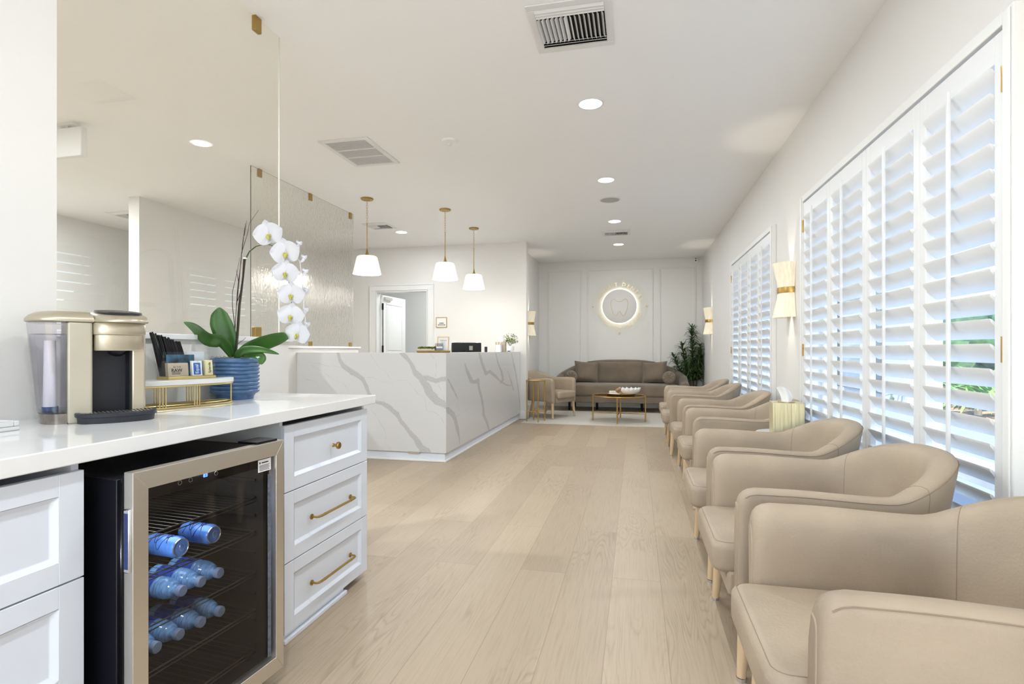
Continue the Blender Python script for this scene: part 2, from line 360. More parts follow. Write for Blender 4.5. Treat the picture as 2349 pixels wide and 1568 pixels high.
# ------------------------------------------------------------------ outside
CONC = mat('concrete', (108,114,122), .8, var=.05, scale=4)
MULCH = mat('mulch', (150,120,90), .9, var=.5, scale=22, bump=.6, bscale=25)
tag(MB().box(1.44, 5.2, -4, 34, -.16, -.06).build('patio', CONC, smooth=0), kind='structure')
tag(MB().box(-9, 9, -16, -4, -.16, -.06).box(-9, 1.44, -4, -3.2, -.16, -.06).build('bounce_ground', mat('pale_bounce', (226,224,218), .8, var=.03, scale=3), smooth=0), kind='structure')  # unseen pale ground added to bounce sunlight up to the ceiling
tag(MB().box(5.2, 16, -4, 34, -.16, -.08).build('mulch_bed', MULCH, smooth=0), 'brown mulch ground seen through the shutters', 'mulch', kind='stuff')
tag(MB().box(5.0, 5.25, -4, 34, -.06, .03).build('garden_curb', CONC, bevel=.01), kind='structure')
b_ = thing('neighbour_building', 'white building with dark blue windows seen through the far shutters', 'building', (5.6, 22, -.06))
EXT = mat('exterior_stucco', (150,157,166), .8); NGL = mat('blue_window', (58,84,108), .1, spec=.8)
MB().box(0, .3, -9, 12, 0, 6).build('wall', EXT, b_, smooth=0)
for y in (-7.8, -5.0, -2.2, 1.0, 5):
    f_ = MB().box(-.06,.0,y-.12,y+2.3,.2,2.6).build('window', BLACKM, b_, bevel=.005); MB().box(-.09,-.06,y+.35,y+2.2,.3,2.5).build('pane', NGL, f_, smooth=0)
GRN = mat('garden_green', (104,150,58), .5, var=.5, scale=3); DGR = mat('hedge_green', (52,84,46), .7, var=.6, scale=5, bump=.8, bscale=9)
def blade(mb, base, dirn, length, width, droop, n=6, rise=.7, fold=.25):
    dirn = Vector((dirn[0], dirn[1], 0)).normalized(); side = Vector((-dirn.y, dirn.x, 0)); L = []; 
    for i in range(n+1):
        t = i/n; p = Vector(base)+dirn*length*t*math.sqrt(max(0, 1-rise*rise*.6))+Vector((0,0,length*(rise*t-droop*t*t)))
        w = width*(math.sin(math.pi*min(1, (t*.85+.12)))**.8)
        if i == n: w = width*.05
        L.append((p-side*w+Vector((0,0,w*fold)), p, p+side*w+Vector((0,0,w*fold))))
    vs = [v for l in L for v in l]; fs = []
    for i in range(n):
        a = i*3; fs += [(a,a+1,a+4,a+3),(a+1,a+2,a+5,a+4)]
    mb.add(vs, fs)
rnd = random.Random(3)
for j, (x, y, s_) in enumerate([(6.3,11.9,1.0),(6.1,13.4,.8),(7.2,12.9,1.1),(8.6,16.2,1.5)]):
    g = thing('garden_palm', ['low spiky green palm in the mulch just behind the curb','small green palm left of the spiky palm outside','tall arching palm at the right edge outside','large palm furthest back in the garden'][j], 'plant', (x,y,-.08), 0, 'garden palms outside the window')
    mb = MB()
    for k in range(46):
        a = rnd.uniform(0, 6.28); blade(mb, (0,0,.1), (math.cos(a), math.sin(a)), s_*rnd.uniform(.8,1.3), .045, rnd.uniform(.3,.9), rise=rnd.uniform(.5,1.0))
    mb.v = [(a,b,max(c,.012)) for a,b,c in mb.v]; mb.build('foliage', GRN, g, smooth=80, fix=False)
    MB().cyl((0,0,0),(0,0,.2),.06,.05).build('trunk', OAK, g)
h_ = thing('hedge', 'dark green hedge along the far side of the garden', 'hedge', (11,19,-.08))
mb = MB()
for k in range(60): mb.ball((rnd.uniform(-.6,.6), -10+k*.33, rnd.uniform(.3,2.4)), rnd.uniform(.5,.9), 9, 6, (1,1,1.1))
mb.v = [(a,b,max(c,.005)) for a,b,c in mb.v]; mb.build('foliage', DGR, h_, smooth=80)
# ------------------------------------------------------------------ upholstery helpers
def u_path(xf, xc, xb, w, n1, n2, p=1.0, dense=False):
    out = []
    T_ = [(i/n1)**2 if dense else i/n1 for i in range(n1)]
    for q_ in T_: out.append((Vector((xf+(xc-xf)*q_, -w)), Vector((0,-1)), 0.0))
    for i in range(n2+1):
        a = -math.pi/2+math.pi*i/n2; c, s_ = math.cos(a), math.sin(a); a_ = xb-xc
        cc = math.copysign(abs(c)**p, c); ss = math.copysign(abs(s_)**p, s_)
        nr = Vector((math.copysign(abs(c)**(2-p), c)/a_, math.copysign(abs(s_)**(2-p), s_)/w)).normalized()
        out.append((Vector((xc+a_*cc, w*ss)), nr, 1-abs(2*i/n2-1)))
    for q_ in T_[::-1]: out.append((Vector((xf+(xc-xf)*q_, w)), Vector((0,1)), 0.0))
    return out
def u_shell(path, top, zb, sect, flare, R=.02, bot=None, rnd_x=None):
    """path points (pos, outward normal, 0..1 towards back centre); sect(zt, zb)->[(inset, z)]"""
    rs = []
    for pos, nr, q in path:
        zt = top(pos, q); z0 = bot(pos, q) if bot else zb; r = []
        for s_, z in sect(zt, z0):
            f = flare(q)*(z-z0)/(zt-z0); P_ = pos+nr*(f-s_); r.append(Vector((P_.x, P_.y, z)))
        rs.append(r)
    if rnd_x is not None:
        for (pos, nr, q), r in zip(path, rs):
            k = (rnd_x[0]+rnd_x[1]-pos.x)/rnd_x[1]
            if k > 0 and abs(nr.x) < 1e-6:
                d = rnd_x[1]*.8*(1-math.sqrt(max(0, 1-min(1, k)**2))); cy = (min(v.y for v in r)+max(v.y for v in r))/2; z0_ = min(v.z for v in r)
                for v in r:
                    v.y = cy+math.copysign(max(0, abs(v.y-cy)-d), v.y-cy)
    def endrings(r, sgn):
        cy = (min(v.y for v in r)+max(v.y for v in r))/2; cz = (min(v.z for v in r)+max(v.z for v in r))/2; out = []
        for k in range(1, 6):
            a = math.pi/2*k/5; d = R*(1-math.cos(a)); f = R*math.sin(a); q = []
            for v in r:
                dy = v.y-cy; dz = v.z-cz
                q.append(Vector((v.x-f, cy+math.copysign(max(0, abs(dy)-d), dy), cz+math.copysign(max(0, abs(dz)-d), dz))))
            out.append(q)
        return out
    return endrings(rs[0], -1)[::-1]+rs+endrings(rs[-1], 1)
def cushion(mb, x0, x1, y0, y1, z0, z1, rc=.04, e=.03, crown=.01, n=6):
    def outline(ins, z):
        r = max(.004, rc-ins*.5); pts = []
        for cx, cy, a0 in ((x1-ins-r, y1-ins-r, 0), (x0+ins+r, y1-ins-r, 90), (x0+ins+r, y0+ins+r, 180), (x1-ins-r, y0+ins+r, 270)):
            for i in range(n+1):
                a = math.radians(a0+90*i/n); pts.append(Vector((cx+r*math.cos(a), cy+r*math.sin(a), z)))
        return pts
    rs = []
    for k in range(0, 6): a = math.pi/2*k/5; rs.append(outline(e*(1-math.sin(a)), z0+e*(1-math.cos(a))))
    for k in range(0, 6): a = math.pi/2*k/5; rs.append(outline(e*(1-math.cos(a)), z1-e+e*math.sin(a)))
    m_ = min(x1-x0, y1-y0)/2
    for k in range(1, 5): rs.append(outline(e+(m_-e)*.9*k/4, z1+crown*math.sin(math.pi/2*k/4)))
    mb.rings(rs); return outline
def pillow(mb, w, h, T, M, n=14, pinch=.06):
    def P(u, v, s_):
        t = T*max(0, (1-u**4)*(1-v**4))**.55
        k = 1-pinch*(1-v*v)*abs(u)**3; k2 = 1-pinch*(1-u*u)*abs(v)**3
        return M @ Vector((u*w/2*k, s_*t, v*h/2*k2))
    for s_ in (1, -1):
        g = [[P(-1+2*i/n, -1+2*j/n, s_) for i in range(n+1)] for j in range(n+1)]
        vs = [p for r in g for p in r]; fs = [(j*(n+1)+i, j*(n+1)+i+1, (j+1)*(n+1)+i+1, (j+1)*(n+1)+i) for j in range(n) for i in range(n)]
        mb.add(vs, fs)
    edge = [P(-1+2*i/n, -1, 0) for i in range(n)]+[P(1, -1+2*i/n, 0) for i in range(n)]+[P(1-2*i/n, 1, 0) for i in range(n)]+[P(-1, 1-2*i/n, 0) for i in range(n)]
    return edge
def smooth01(x): x = max(0, min(1, x)); return x*x*(3-2*x)
# ------------------------------------------------------------------ armchairs
def make_armchair():
    root = thing('armchair', 'tan leather tub armchair', 'armchair', (0,0,0), 0, 'tan leather armchairs')
    def fround(x, xf=-.352, r=.06): k = max(0, (xf+r-x)/r); return .055*(1-math.sqrt(max(0, 1-k*k)))
    top = lambda p, q: -fround(p.x)+.668-.010*smooth01((p.x+.2)/.3)*(1-smooth01((p.x-.1)/.1))+.122*smooth01((p.x-.13)/.25)
    flare = lambda q: .012+.075*smooth01(q*1.15)
    def sect(zt, z0):
        return [(.02, z0), (.004, z0+.012), (0, z0+.04), (0, (zt+z0)/2), (0, zt-.035), (.002, zt-.014), (.010, zt-.003), (.028, zt+.002), (.050, zt-.001), (.068, zt-.010), (.081, zt-.028), (.088, zt-.055), (.090, zt-.12), (.088, .42), (.088, z0+.03), (.075, z0)]
    path = u_path(-.352, .10, .335, .335, 14, 26, 1.0, True)
    bot = lambda p, q: .262+.02*smooth01((p.x+.28)/.1)*(1-q)
    rs = u_shell(path, top, .26, sect, flare, .003, bot, (-.352, .026))
    MB().rings(rs).build('shell', LEATHER, root, smooth=50)
    # piping along the outer edge and the back joints
    core = rs[5:-5]; mb = MB(); pts = [r[5]+(r[5]-r[9]).normalized()*.0012 for r in core]
    mb.tube(pts[3:-3], .0013, 6)
    for idx in (18, len(core)-19):
        r = core[idx]; mb.tube([r[k] for k in range(5, 14)], .0011, 5); mb.tube([r[k] for k in range(0, 6)], .0011, 5)
    mb.build('piping', SEAM, root)
    mb = MB(); ol = cushion(mb, -.425, .262, -.248, .248, .335, .452, .045, .03, .012)
    st = mb.build('seat', LEATHER, root, smooth=50)
    MB().tube([p+Vector((0,0,.0005)) for p in ol(.014, .4475)], .0009, 5, loop=True).build('piping', SEAM, st)
    MB().box(-.372, -.30, -.25, .25, .262, .35).box(-.30, .25, -.25, .25, .275, .345).build('apron', LEATHER, root, bevel=.012, bseg=3)
    for sy in (-1, 1):
        lg = MB().tube([(-.318, sy*.292, .285), (-.325, sy*.298, .16), (-.338, sy*.312, .012)], [.026, .023, .0155], 16).build('leg', OAK, root)
        MB().cyl((-.338, sy*.312, 0), (-.338, sy*.312, .012), .017, n=14).build('glide', CHROME, lg)
        lg = MB().tube([(.16, sy*.20, .285), (.19, sy*.21, .15), (.235, sy*.225, .012)], [.024, .021, .0155], 14).build('leg', OAK, root)
        MB().cyl((.235, sy*.225, 0), (.235, sy*.225, .012), .017, n=14).build('glide', CHROME, lg)
    return root
AC = make_armchair()
spots = [(.70, 1.495, 'tan armchair nearest the camera, cut off by the right edge of the photo'),
         (.695, 2.315, 'tan armchair directly behind the nearest one, second in the window row'),
         (.70, 3.135, 'tan armchair just in front of the gold tissue box'),
         (.755, 4.375, 'tan armchair whose back is hidden behind the gold tissue box'),
         (.755, 5.255, 'tan armchair right beyond the one behind the tissue box'),
         (.715, 6.390, 'second farthest tan armchair in the row along the windows'),
         (.73, 7.285, 'farthest tan armchair in the window row, near the rug')]
for i, (x, y, lb) in enumerate(spots):
    if i == 0: AC.location = (x, y, 0); AC['label'] = lb
    else: copy_tree(AC, None, (x, y, 0), 0, lb)
fx, fy = .878, -.478
copy_tree(AC, None, (-1.177-.338*fx, 9.068-.338*fy, .008), math.atan2(fy, fx)+math.pi, 'tan armchair alone at the left of the sofa, behind the brass side table')
# side tables between chairs
def side_table(x, y, lb, r=.17):
    t = thing('side_table', lb, 'table', (x, y, 0))
    MB().lathe([(0,.60),(r,.60),(r+.004,.605),(r+.004,.612),(r,.617),(0,.617)]).build('tabletop', QUARTZ, t, smooth=50)
    MB().lathe([(.02,.01),(.02,.60)], n=14).build('stem', BRASS, t); MB().lathe([(0,0),(.13,0),(.13,.01),(0,.012)]).build('base', BRASS, t)
side_table(.93, 3.76, 'side table under the gold tissue box, mostly hidden by armchairs')
# gold tissue box on that table
TBX = mat('gold_foil', (212,204,168), .38, .5, var=.10, scale=60, stretch=(1,1,.03), bump=.3, bscale=70)
t = thing('tissue_box', 'gold textured tissue box on the side table between armchairs', 'tissue box', (.925, 3.70, .617), math.radians(-6))
MB().box(-.088,.088,-.088,.088,0,.20).build('cover', TBX, t, bevel=.002)
mb = MB(); mb.lathe([(.05,.2005),(.05,.203),(.03,.203)], n=20, cap=False).build('rim', BRASS, t)
def tissue(parent, z, s_=1.0):
    mb = MB(); g = []
    for j in range(7):
        v = j/6
        g.append([Vector((s_*((-.03-.018*v)+(.06+.03*v)*u+.02*math.sin(v*2.2)-.03*v), s_*(.012*math.sin(u*7+v*2)), z+s_*(.105*v-.02*(u-.3)**2*v*4))) for u in [k/10 for k in range(11)]])
    n = 11; mb.add([p for r in g for p in r], [(j*n+i, j*n+i+1, (j+1)*n+i+1, (j+1)*n+i) for j in range(6) for i in range(10)])
    mb.build('tissue', PAPER, parent, smooth=80, fix=False)
tissue(t, .198, .95)
# ------------------------------------------------------------------ rug, sofa and cushions
RUGZ = .008
RUG = mat('rug_weave', (205,198,187), .9, var=.07, scale=16, stretch=(1,8,1), bump=.3, bscale=180)
rg = MB().box(-1.75, XR-.22, 8.285, 10.12, 0, RUGZ).build('area_rug', [RUG], bevel=.002)
tag(rg, 'pale beige area rug under the coffee table and sofa front', 'rug')
def make_sofa():
    root = thing('sofa', 'taupe velvet sofa with arched back against the far wall', 'sofa', (-.285, 10.62, 0), 0)
    # local frame: +y back, front -y ; built with x->forward mapping then rotated
    M = Matrix.Rotation(math.pi/2, 4, 'Z')
    path = u_path(-.44, -.02, .33, 1.22, 5, 40, .80)
    top = lambda p, q: .955-.29*min(1, abs(p.y)/1.22)**3-.11*smooth01(-p.x/.4)
    def sect(zt, z0): return [(.02,z0),(0,z0+.02),(0,(zt+z0)/2),(0,zt-.05),(.006,zt-.02),(.03,zt),(.07,zt+.006),(.11,zt-.004),(.135,zt-.035),(.14,zt-.09),(.15,.36),(.15,z0)]
    rs = u_shell(path, top, .165, sect, lambda q: .01+.05*q, .04)
    rs = [[M @ v for v in r] for r in rs]
    MB().rings(rs).build('shell', VELVET, root, smooth=50)
    MB().box(-1.06,1.06,-.452,.25,.165,.285).build('base', VELVET, root, bevel=.015, bseg=3)
    mb = MB(); cushion(mb, -1.065,1.065,-.475,.22,.285,.505,.06,.05,.015); mb.build('seat', VELVET, root, smooth=50)
    mb = MB(); M2 = Matrix.Translation((0,.16,.70)) @ Matrix.Rotation(math.radians(-8), 4, 'X')
    e = pillow(mb, 1.28, .44, .085, M2, 18, .02); bc = mb.build('back_cushion', VELVET, root, smooth=80)
    MB().tube(e, .005, 6, loop=True).build('piping', VELVET, bc)
    for x, y in ((-.95,-.28),(-.44,-.12),(.40,-.12),(.95,-.28),(-.9,.2),(.9,.2)): MB().cyl((x,y,.17),(x,y,0),.024,.02,n=12).build('leg', BLACKM, root)
    return root
make_sofa()
for nm, lb, px, rz in (('throw_pillow','square taupe velvet pillow at the left end of the sofa',-.865,.12),('throw_pillow','square taupe velvet pillow at the right end of the sofa',.42,-.12)):
    t = thing(nm, lb, 'pillow', (px-.07, 10.575, .728), rz, 'velvet pillows on the sofa'); t.rotation_euler = (math.radians(-14), math.radians(3 if rz > 0 else -3), rz)
    mb = MB(); e = pillow(mb, .47, .405, .09, Matrix.Identity(4), 16, .09); mb.build('cover', VELVET, t, smooth=80); MB().tube(e, .0045, 6, loop=True).build('piping', VELVET, t)
for lb, px, ry in (('round bolster cushion leaning at the left arm of the sofa',-1.20,.1),('round bolster cushion leaning at the right arm of the sofa',.60,-.1)):
    t = thing('bolster', lb, 'bolster', (px, 10.34, .640), ry, 'bolster cushions on the sofa')
    mb = MB(); rs = []
    for k, (r, y) in enumerate([(.012,-.108),(.05,-.122),(.09,-.118),(.108,-.10),(.115,-.07),(.115,.07),(.108,.10),(.09,.118),(.02,.122)]):
        rs.append([Vector(((r+(.004*math.sin(8*a) if 1 <= k <= 3 else 0))*math.cos(a), y+(.006*math.sin(9*a) if k < 4 else 0), (r+(.004*math.sin(8*a) if 1 <= k <= 3 else 0))*math.sin(a))) for a in [2*math.pi*j/36 for j in range(36)]])
    mb.rings(rs); mb.build('cover', VELVET, t, smooth=70)
    MB().ball((0,-.115,0), .014, 10, 6, (1,.5,1)).build('button', VELVET, t)
# ------------------------------------------------------------------ coffee table and what is on it
SMOKE = glassmat('smoked_glass', (.30,.26,.22), .9, fres=1.6)
def round_table(name, lb, cx, cy, R, H, a0, topm, rt, cross):
    t = thing(name, lb, 'table', (cx, cy, RUGZ), 0)
    MB().lathe([(0,H-.012),(R-.008,H-.012),(R-.008,H-.003),(0,H-.003)], n=48).build('tabletop', topm, t, smooth=50)
    ring = [(R*math.cos(a), R*math.sin(a), H-.006) for a in [2*math.pi*j/56 for j in range(56)]]
    MB().tube(ring, rt, 8, loop=True).build('rim', GOLD, t)
    L = []
    for k in range(4):
        a = a0+k*math.pi/2; x, y = R*math.cos(a), R*math.sin(a); L.append((x, y))
        MB().tube([(x,y,0),(x,y,.05),(x,y,cross),(x,y,cross+.03),(x,y,H-.05),(x,y,H-.01)], [rt*1.25,rt*1.1,rt*1.3,rt,rt,rt*1.5], 10).build('leg', GOLD, t)
    MB().tube([(*L[0],cross),(*L[2],cross)], rt*.8, 8).tube([(*L[1],cross),(*L[3],cross)], rt*.8, 8).build('stretcher', GOLD, t)
    return t
CTX, CTY = -.262, 8.86
round_table('coffee_table', 'round gold framed coffee table with smoked glass top on the rug', CTX, CTY, .415, .415, math.radians(-92), SMOKE, .0095, .125)
round_table('side_table', 'small tall brass drink table with white stone top beside the left armchair', -1.562, 8.54, .148, .66, math.radians(-65), QUARTZ, .0085, .16)
ZT = RUGZ+.412
t = thing('round_tray', 'round brass tray on the smoked glass coffee table', 'tray', (-.235, 8.90, ZT))
MB().lathe([(0,0),(.215,0),(.235,.028),(.23,.03),(.208,.006),(0,.006)], n=44).build('dish', GOLD, t, smooth=50)
SHELL_ = mat('shell_white', (240,238,234), .4)
t = thing('clam_bowl', 'white ribbed shell bowl on the brass tray', 'bowl', (-.09, 8.88, ZT+.007), .15)
mb = MB(); g = []; n = 56
for j in range(10):
    v = j/9; rr = .018+.125*math.sin(v*math.pi/2)**.9; zz = .105*v**1.7
    g.append([Vector((rr*(1.15)*math.cos(a), rr*.72*math.sin(a), zz*(1+.10*math.cos(14*a)*v)+.03*v*math.cos(a)*0)) * (1+.05*v*math.cos(14*a)) for a in [2*math.pi*i/n for i in range(n)]])
inner = [[p*.955+Vector((0,0,.006)) for p in r] for r in g[::-1]]
mb.rings(g+inner); mb.build('body', SHELL_, t, smooth=80)
STONE = mat('white_stone', (226,220,212), .6, var=.08, scale=20)
t = tag(MB().box(-.075,.075,-.05,.05,0,.055).build('ornament_box', STONE, None, (-.345, 8.955, ZT+.007), bevel=.006), 'pale carved box standing at the left of the tray', 'box')
t = tag(MB().tube([(-.09,0,.014),(-.03,.006,.015),(.03,0,.015),(.09,.004,.014)], [.008,.014,.013,.007], 12).build('coral_piece', STONE, None, (-.335, 8.80, ZT+.007)), 'small white coral stick lying at the front left of the tray', 'ornament')
mb = MB()
for k in range(6):
    a = k*1.05; mb.ball((.03*math.cos(a), .028*math.sin(a), .022+.016*k), .024, 10, 7)
BEADM = mat('wood_beads', (178,148,116), .6, var=.15, scale=30)
tag(mb.build('wood_beads', BEADM, None, (-.265, 8.83, ZT+.009)), 'pile of wooden beads between carved box and shell bowl', 'beads')
# ------------------------------------------------------------------ tall plant in the corner
POTM = mat('grey_marbled_pot', (150,152,160), .5, var=.25, scale=9)
t = thing('potted_dracaena', 'tall dark green plant with arching narrow leaves in the far right corner', 'plant', (1.06, 10.83, 0))
MB().lathe([(0,0),(.11,0),(.15,.40),(.147,.42),(.135,.41),(.13,.36),(0,.36)]).build('pot', POTM, t, smooth=50)
mb = MB(); fb = MB(); rnd = random.Random(11)
canes = [((.02,.0),1.50,(-.03,.02)),((-.05,-.04),1.18,(-.14,-.03)),((.06,-.03),1.18,(.07,-.05)),((-.08,.0),.98,(-.26,-.04)),((.05,.05),.95,(.12,.02)),((-.02,-.07),.80,(-.07,-.15))]
for (bx, by), hh, (tx, ty) in canes:
    mb.tube([(bx,by,.36),(bx+tx*.5,by+ty*.5,.36+(hh-.36)*.6),(bx+tx,by+ty,hh)], [.013,.011,.009], 8)
    z = .55
    while z < hh+.06:
        f = (z-.36)/(hh-.36); cx, cy = bx+tx*f, by+ty*f
        for k in range(13):
            a = rnd.uniform(0, 6.283); sc_ = .85 if z < hh else .7
            blade(fb, (cx,cy,z), (math.cos(a), math.sin(a)), rnd.uniform(.22,.32)*sc_, .0112, rnd.uniform(.55,1.0), rise=rnd.uniform(.75,1.05) if z < hh else rnd.uniform(1.0,1.2), n=6)
        z += .05
# keep the leaves inside the room corner
fb.v = [(min(x, XR-1.06-.01), min(y, YB-10.83-.02), z) for x, y, z in fb.v]
mb.build('cane', mat('cane_bark', (96,84,62), .8), t); fb.build('foliage', DLEAF, t, smooth=80, fix=False)
# ------------------------------------------------------------------ wall sign on the back wall
SX, SZ = -.315, 2.022
SIGNP = glassmat('clear_acrylic', (.992,.992,.985), .5, fres=1.12)
HALO = mat('halo_strip', (255,250,235), .5, emit=(255,244,218), estr=5)
GOLDL = mat('pale_gold', (226,212,176), .3, .35)
t = thing('wall_sign', 'round acrylic sign with glowing ring and gold tooth outline on the far wall', 'sign', (SX, YB, SZ))
RX = Matrix.Rotation(math.pi/2, 4, 'X')
MB().lathe([(0,0),(.555,0),(.555,.006),(0,.006)], n=72, M=Matrix.Translation((0,-.028,0)) @ RX).build('acrylic_disc', SIGNP, t, smooth=50)
MB().lathe([(0,0),(.336,0),(.34,.004),(.34,.022),(.336,.026),(0,.026)], n=72, M=Matrix.Translation((0,-.036,0)) @ RX).build('centre_disc', WALL, t, smooth=50)
MB().tube([(.341*math.cos(a),-.020,.341*math.sin(a)) for a in [2*math.pi*j/72 for j in range(72)]], .0045, 6, loop=True).build('light_ring', HALO, t)
tooth = [(0,.098),(.045,.105),(.095,.145),(.135,.145),(.162,.105),(.168,.05),(.155,-.03),(.138,-.09),(.112,-.155),(.082,-.188),(.052,-.178),(.03,-.13),(.012,-.105),(0,-.10)]
pts = [(x,-.066,z-.005) for x, z in tooth]+[(-x,-.066,z-.005) for x, z in tooth[-2:0:-1]]
MB().tube(pts, .0058, 6, loop=True).build('tooth_outline', GOLDL, t, smooth=80)
mb = MB()
def arc_text(s_, rad, a_mid, step, size, bottom=False):
    wts = {'I':.55,' ':.6,'L':.8,',':.5,'M':1.25,'O':1.1}; tot = sum(wts.get(c,1) for c in s_); acc = 0
    for ch in s_:
        w = wts.get(ch,1); k = acc+w/2-tot/2; acc += w
        if ch == ' ': continue
        a = a_mid-k*step if not bottom else a_mid+k*step
        o = (rad*math.cos(a),-.040,rad*math.sin(a))
        up = Vector((math.cos(a),0,math.sin(a)))*(1 if not bottom else -1); xx = Vector((math.sin(a),0,-math.cos(a)))*(1 if not bottom else -1)
        if ch == 'M':      # four plain strokes
            F = frame(o, xx, up); w, h, s_w = size*.36, size*.35, size*.045
            for (ax, ay, bx, by) in ((-w,-h,-w,h),(w,-h,w,h),(-w,h,0,-h*.35),(w,h,0,-h*.35)):
                L = math.hypot(bx-ax, by-ay); mb.box(-s_w, s_w, -s_w*.6, L+s_w*.6, -.003, .003-(.0004 if bx != ax else 0), F @ Matrix.Translation((ax,ay,0)) @ Matrix.Rotation(math.atan2(by-ay, bx-ax)-math.pi/2, 4, 'Z'))
            continue
        text_mesh(ch, size, frame(o, xx, up), mb, .003, .0006)
arc_text('SUMMIT DENTAL', .435, math.pi/2, math.radians(12.6), .105)
arc_text('NICOLE HORTON, DMD', .425, -math.pi/2, math.radians(8.6), .078, True)
mb.build('lettering', GOLDL, t, smooth=0, fix=True)
for a in (0, 90, 180, 270):
    x, z = .53*math.cos(math.radians(a)), .53*math.sin(math.radians(a)); MB().cyl((x,0,z),(x,-.042,z),.012,n=14).build('standoff', GOLD, t)
MB().box(.40,.50,-.036,-.034,-.013,-.009).box(-.50,-.40,-.036,-.034,-.013,-.009).build('dash', GOLDL, t, smooth=0)
# ------------------------------------------------------------------ sconces
def make_sconce():
    t = thing('wall_sconce', 'sconce', 'wall lamp', (0,0,0), 0, 'hourglass wall sconces')
    # local: wall plane x=0, lamp towards -x
    def half(prof, arc=math.pi, off=.004):
        mb = MB()
        for dr in (0, .003): 
            rs = [[Vector((-off-(r-dr)*math.sin(math.pi*j/24), (r-dr)*math.cos(math.pi*j/24), z)) for j in range(25)] for r, z in prof]
            mb.rings(rs, cap=False, closed_ring=False)
        return mb
    half([(.140,.225),(.125,.15),(.108,.07),(.100,.022)]).build('shade', SCON, t, smooth=60, fix=False)
    half([(.100,-.022),(.108,-.07),(.125,-.15),(.140,-.225)]).build('shade', SCON, t, smooth=60, fix=False)
    half([(.104,-.024),(.106,0),(.104,.024)]).build('band', BRASS, t, smooth=60, fix=False)
    MB().box(-.012,0,-.05,.05,-.10,.10).build('back_plate', BRASS, t, bevel=.002)
    return t
S0 = make_sconce()
for i, (x, y, rz, lb) in enumerate([(XR, 4.90, 0, 'hourglass fabric sconce with brass band on the pier between the two shuttered windows'), (XR, 9.72, 0, 'hourglass fabric sconce on the right wall above the tall plant'), (XA, 9.90, math.pi, 'hourglass fabric sconce on the left alcove wall above the lone armchair')]):
    if i == 0: o = S0; o['label'] = lb; o.location = (x, y, 1.640)
    else: o = copy_tree(S0, None, (x, y, 1.640), rz, lb)
    sg = -1 if x > 0 else 1
    for dz in (.10, -.10):
        d = bpy.data.lights.new('sconce_bulb', 'SPOT'); d.energy = 6; d.color = (1,.88,.72); d.spot_size = math.radians(50); d.spot_blend = .7; d.shadow_soft_size = .015
        l = bpy.data.objects.new('sconce_bulb', d); COL.objects.link(l); l.location = (x+sg*.05, y, 1.640+dz); l.rotation_euler = (math.pi if dz > 0 else 0, 0, 0)
# ------------------------------------------------------------------ ceiling fixtures
def downlight(x, y, lb, power=LAMP_W):
    t = thing('recessed_downlight', lb, 'ceiling light', (x, y, CEIL), 0, 'round recessed ceiling lights')
    MB().lathe([(.082,0),(.098,0),(.098,-.003),(.084,-.006)], n=32, cap=False).build('trim', TRIM, t, smooth=60)
    MB().lathe([(0,-.003),(.084,-.003),(.084,-.0045),(0,-.0045)], n=32).build('diffuser', LED, t, smooth=30)
    lamp('downlight_lamp', (x, y, CEIL-.010), .11, power)
for x, y, lb in [(-.322,3.99,'nearest round ceiling downlight, just past the air vent'), (-.306,5.81,'round ceiling downlight just in front of the round speaker'), (-.286,7.70,'round ceiling downlight between speaker and small far vent'), (-.283,9.39,'farthest round ceiling downlight, above the coffee table'), (-3.49,7.68,'round ceiling downlight behind the pendant lamps'),
                 (-.33,2.05,'round ceiling downlight above the photo, over the aisle near the fridge'), (-.33,.2,'round ceiling downlight directly above the camera position'), (-.33,-1.6,'round ceiling downlight behind the camera position')]:
    downlight(x, y, lb)
for x, y in ((-5.2,1.8),(-6.7,4.2),(-3.4,1.6)): downlight(x, y, 'unseen ceiling downlight added to light the side room behind the glass screen', 58)  # out-of-view downlights added to brighten the side room
lamp('hall_fill', (-3.6, 10.0, CEIL-.02), .3, 26)  # fill without a fixture, added to brighten the hallway beyond the door
VM = mat('vent_metal', (232,232,230), .4); VD = mat('vent_dark', (22,22,24), .8)
def vent_three(cx, cy, wx, wy, lb, nsl=15, name='ceiling_vent'):
    t = thing(name, lb, 'vent', (cx, cy, CEIL), 0, 'white ceiling air vents'); hx, hy = wx/2, wy/2; f = .042
    mb = MB()
    for a in ((-hx,hx,-hy,-hy+f),(-hx,hx,hy-f,hy),(-hx,-hx+f,-hy+f,hy-f),(hx-f,hx,-hy+f,hy-f)): mb.box(a[0],a[1],a[2],a[3],-.008,0)
    mb.build('frame', VM, t, bevel=.003)
    MB().box(-hx+f,hx-f,-hy+f,hy-f,-.0015,-.0005).build('backing', VD, t, smooth=0)
    mb = MB(); ix, iy = hx-f, hy-f
    for sg in (-1, 1):
        for k in range(3):
            y = sg*(iy-.012-k*.024); M = Matrix.Translation((0,y,-.007)) @ Matrix.Rotation(sg*math.radians(35),4,'X'); mb.box(-ix,ix,-.012,.012,-.001,.001,M)
    y0, y1 = -iy+.075, iy-.075
    for k in range(nsl):
        x = -ix+(k+.5)*2*ix/nsl; M = Matrix.Translation((x,0,-.012)) @ Matrix.Rotation(math.radians(42 if k < nsl//2 else -30),4,'Y'); mb.box(-.0008,.0008,y0,y1,-.013,.011,M)
    mb.build('vanes', VM, t, smooth=0); return t
vent_three(-.345, 3.01, .45, .46, 'large slotted ceiling vent at the top centre of the photo')
vent_three(-.292, 8.46, .43, .38, 'small far slotted ceiling vent before the alcove', 17)
vent_three(-3.63, 7.23, .37, .38, 'grey slatted ceiling vent behind the pendants', 11)
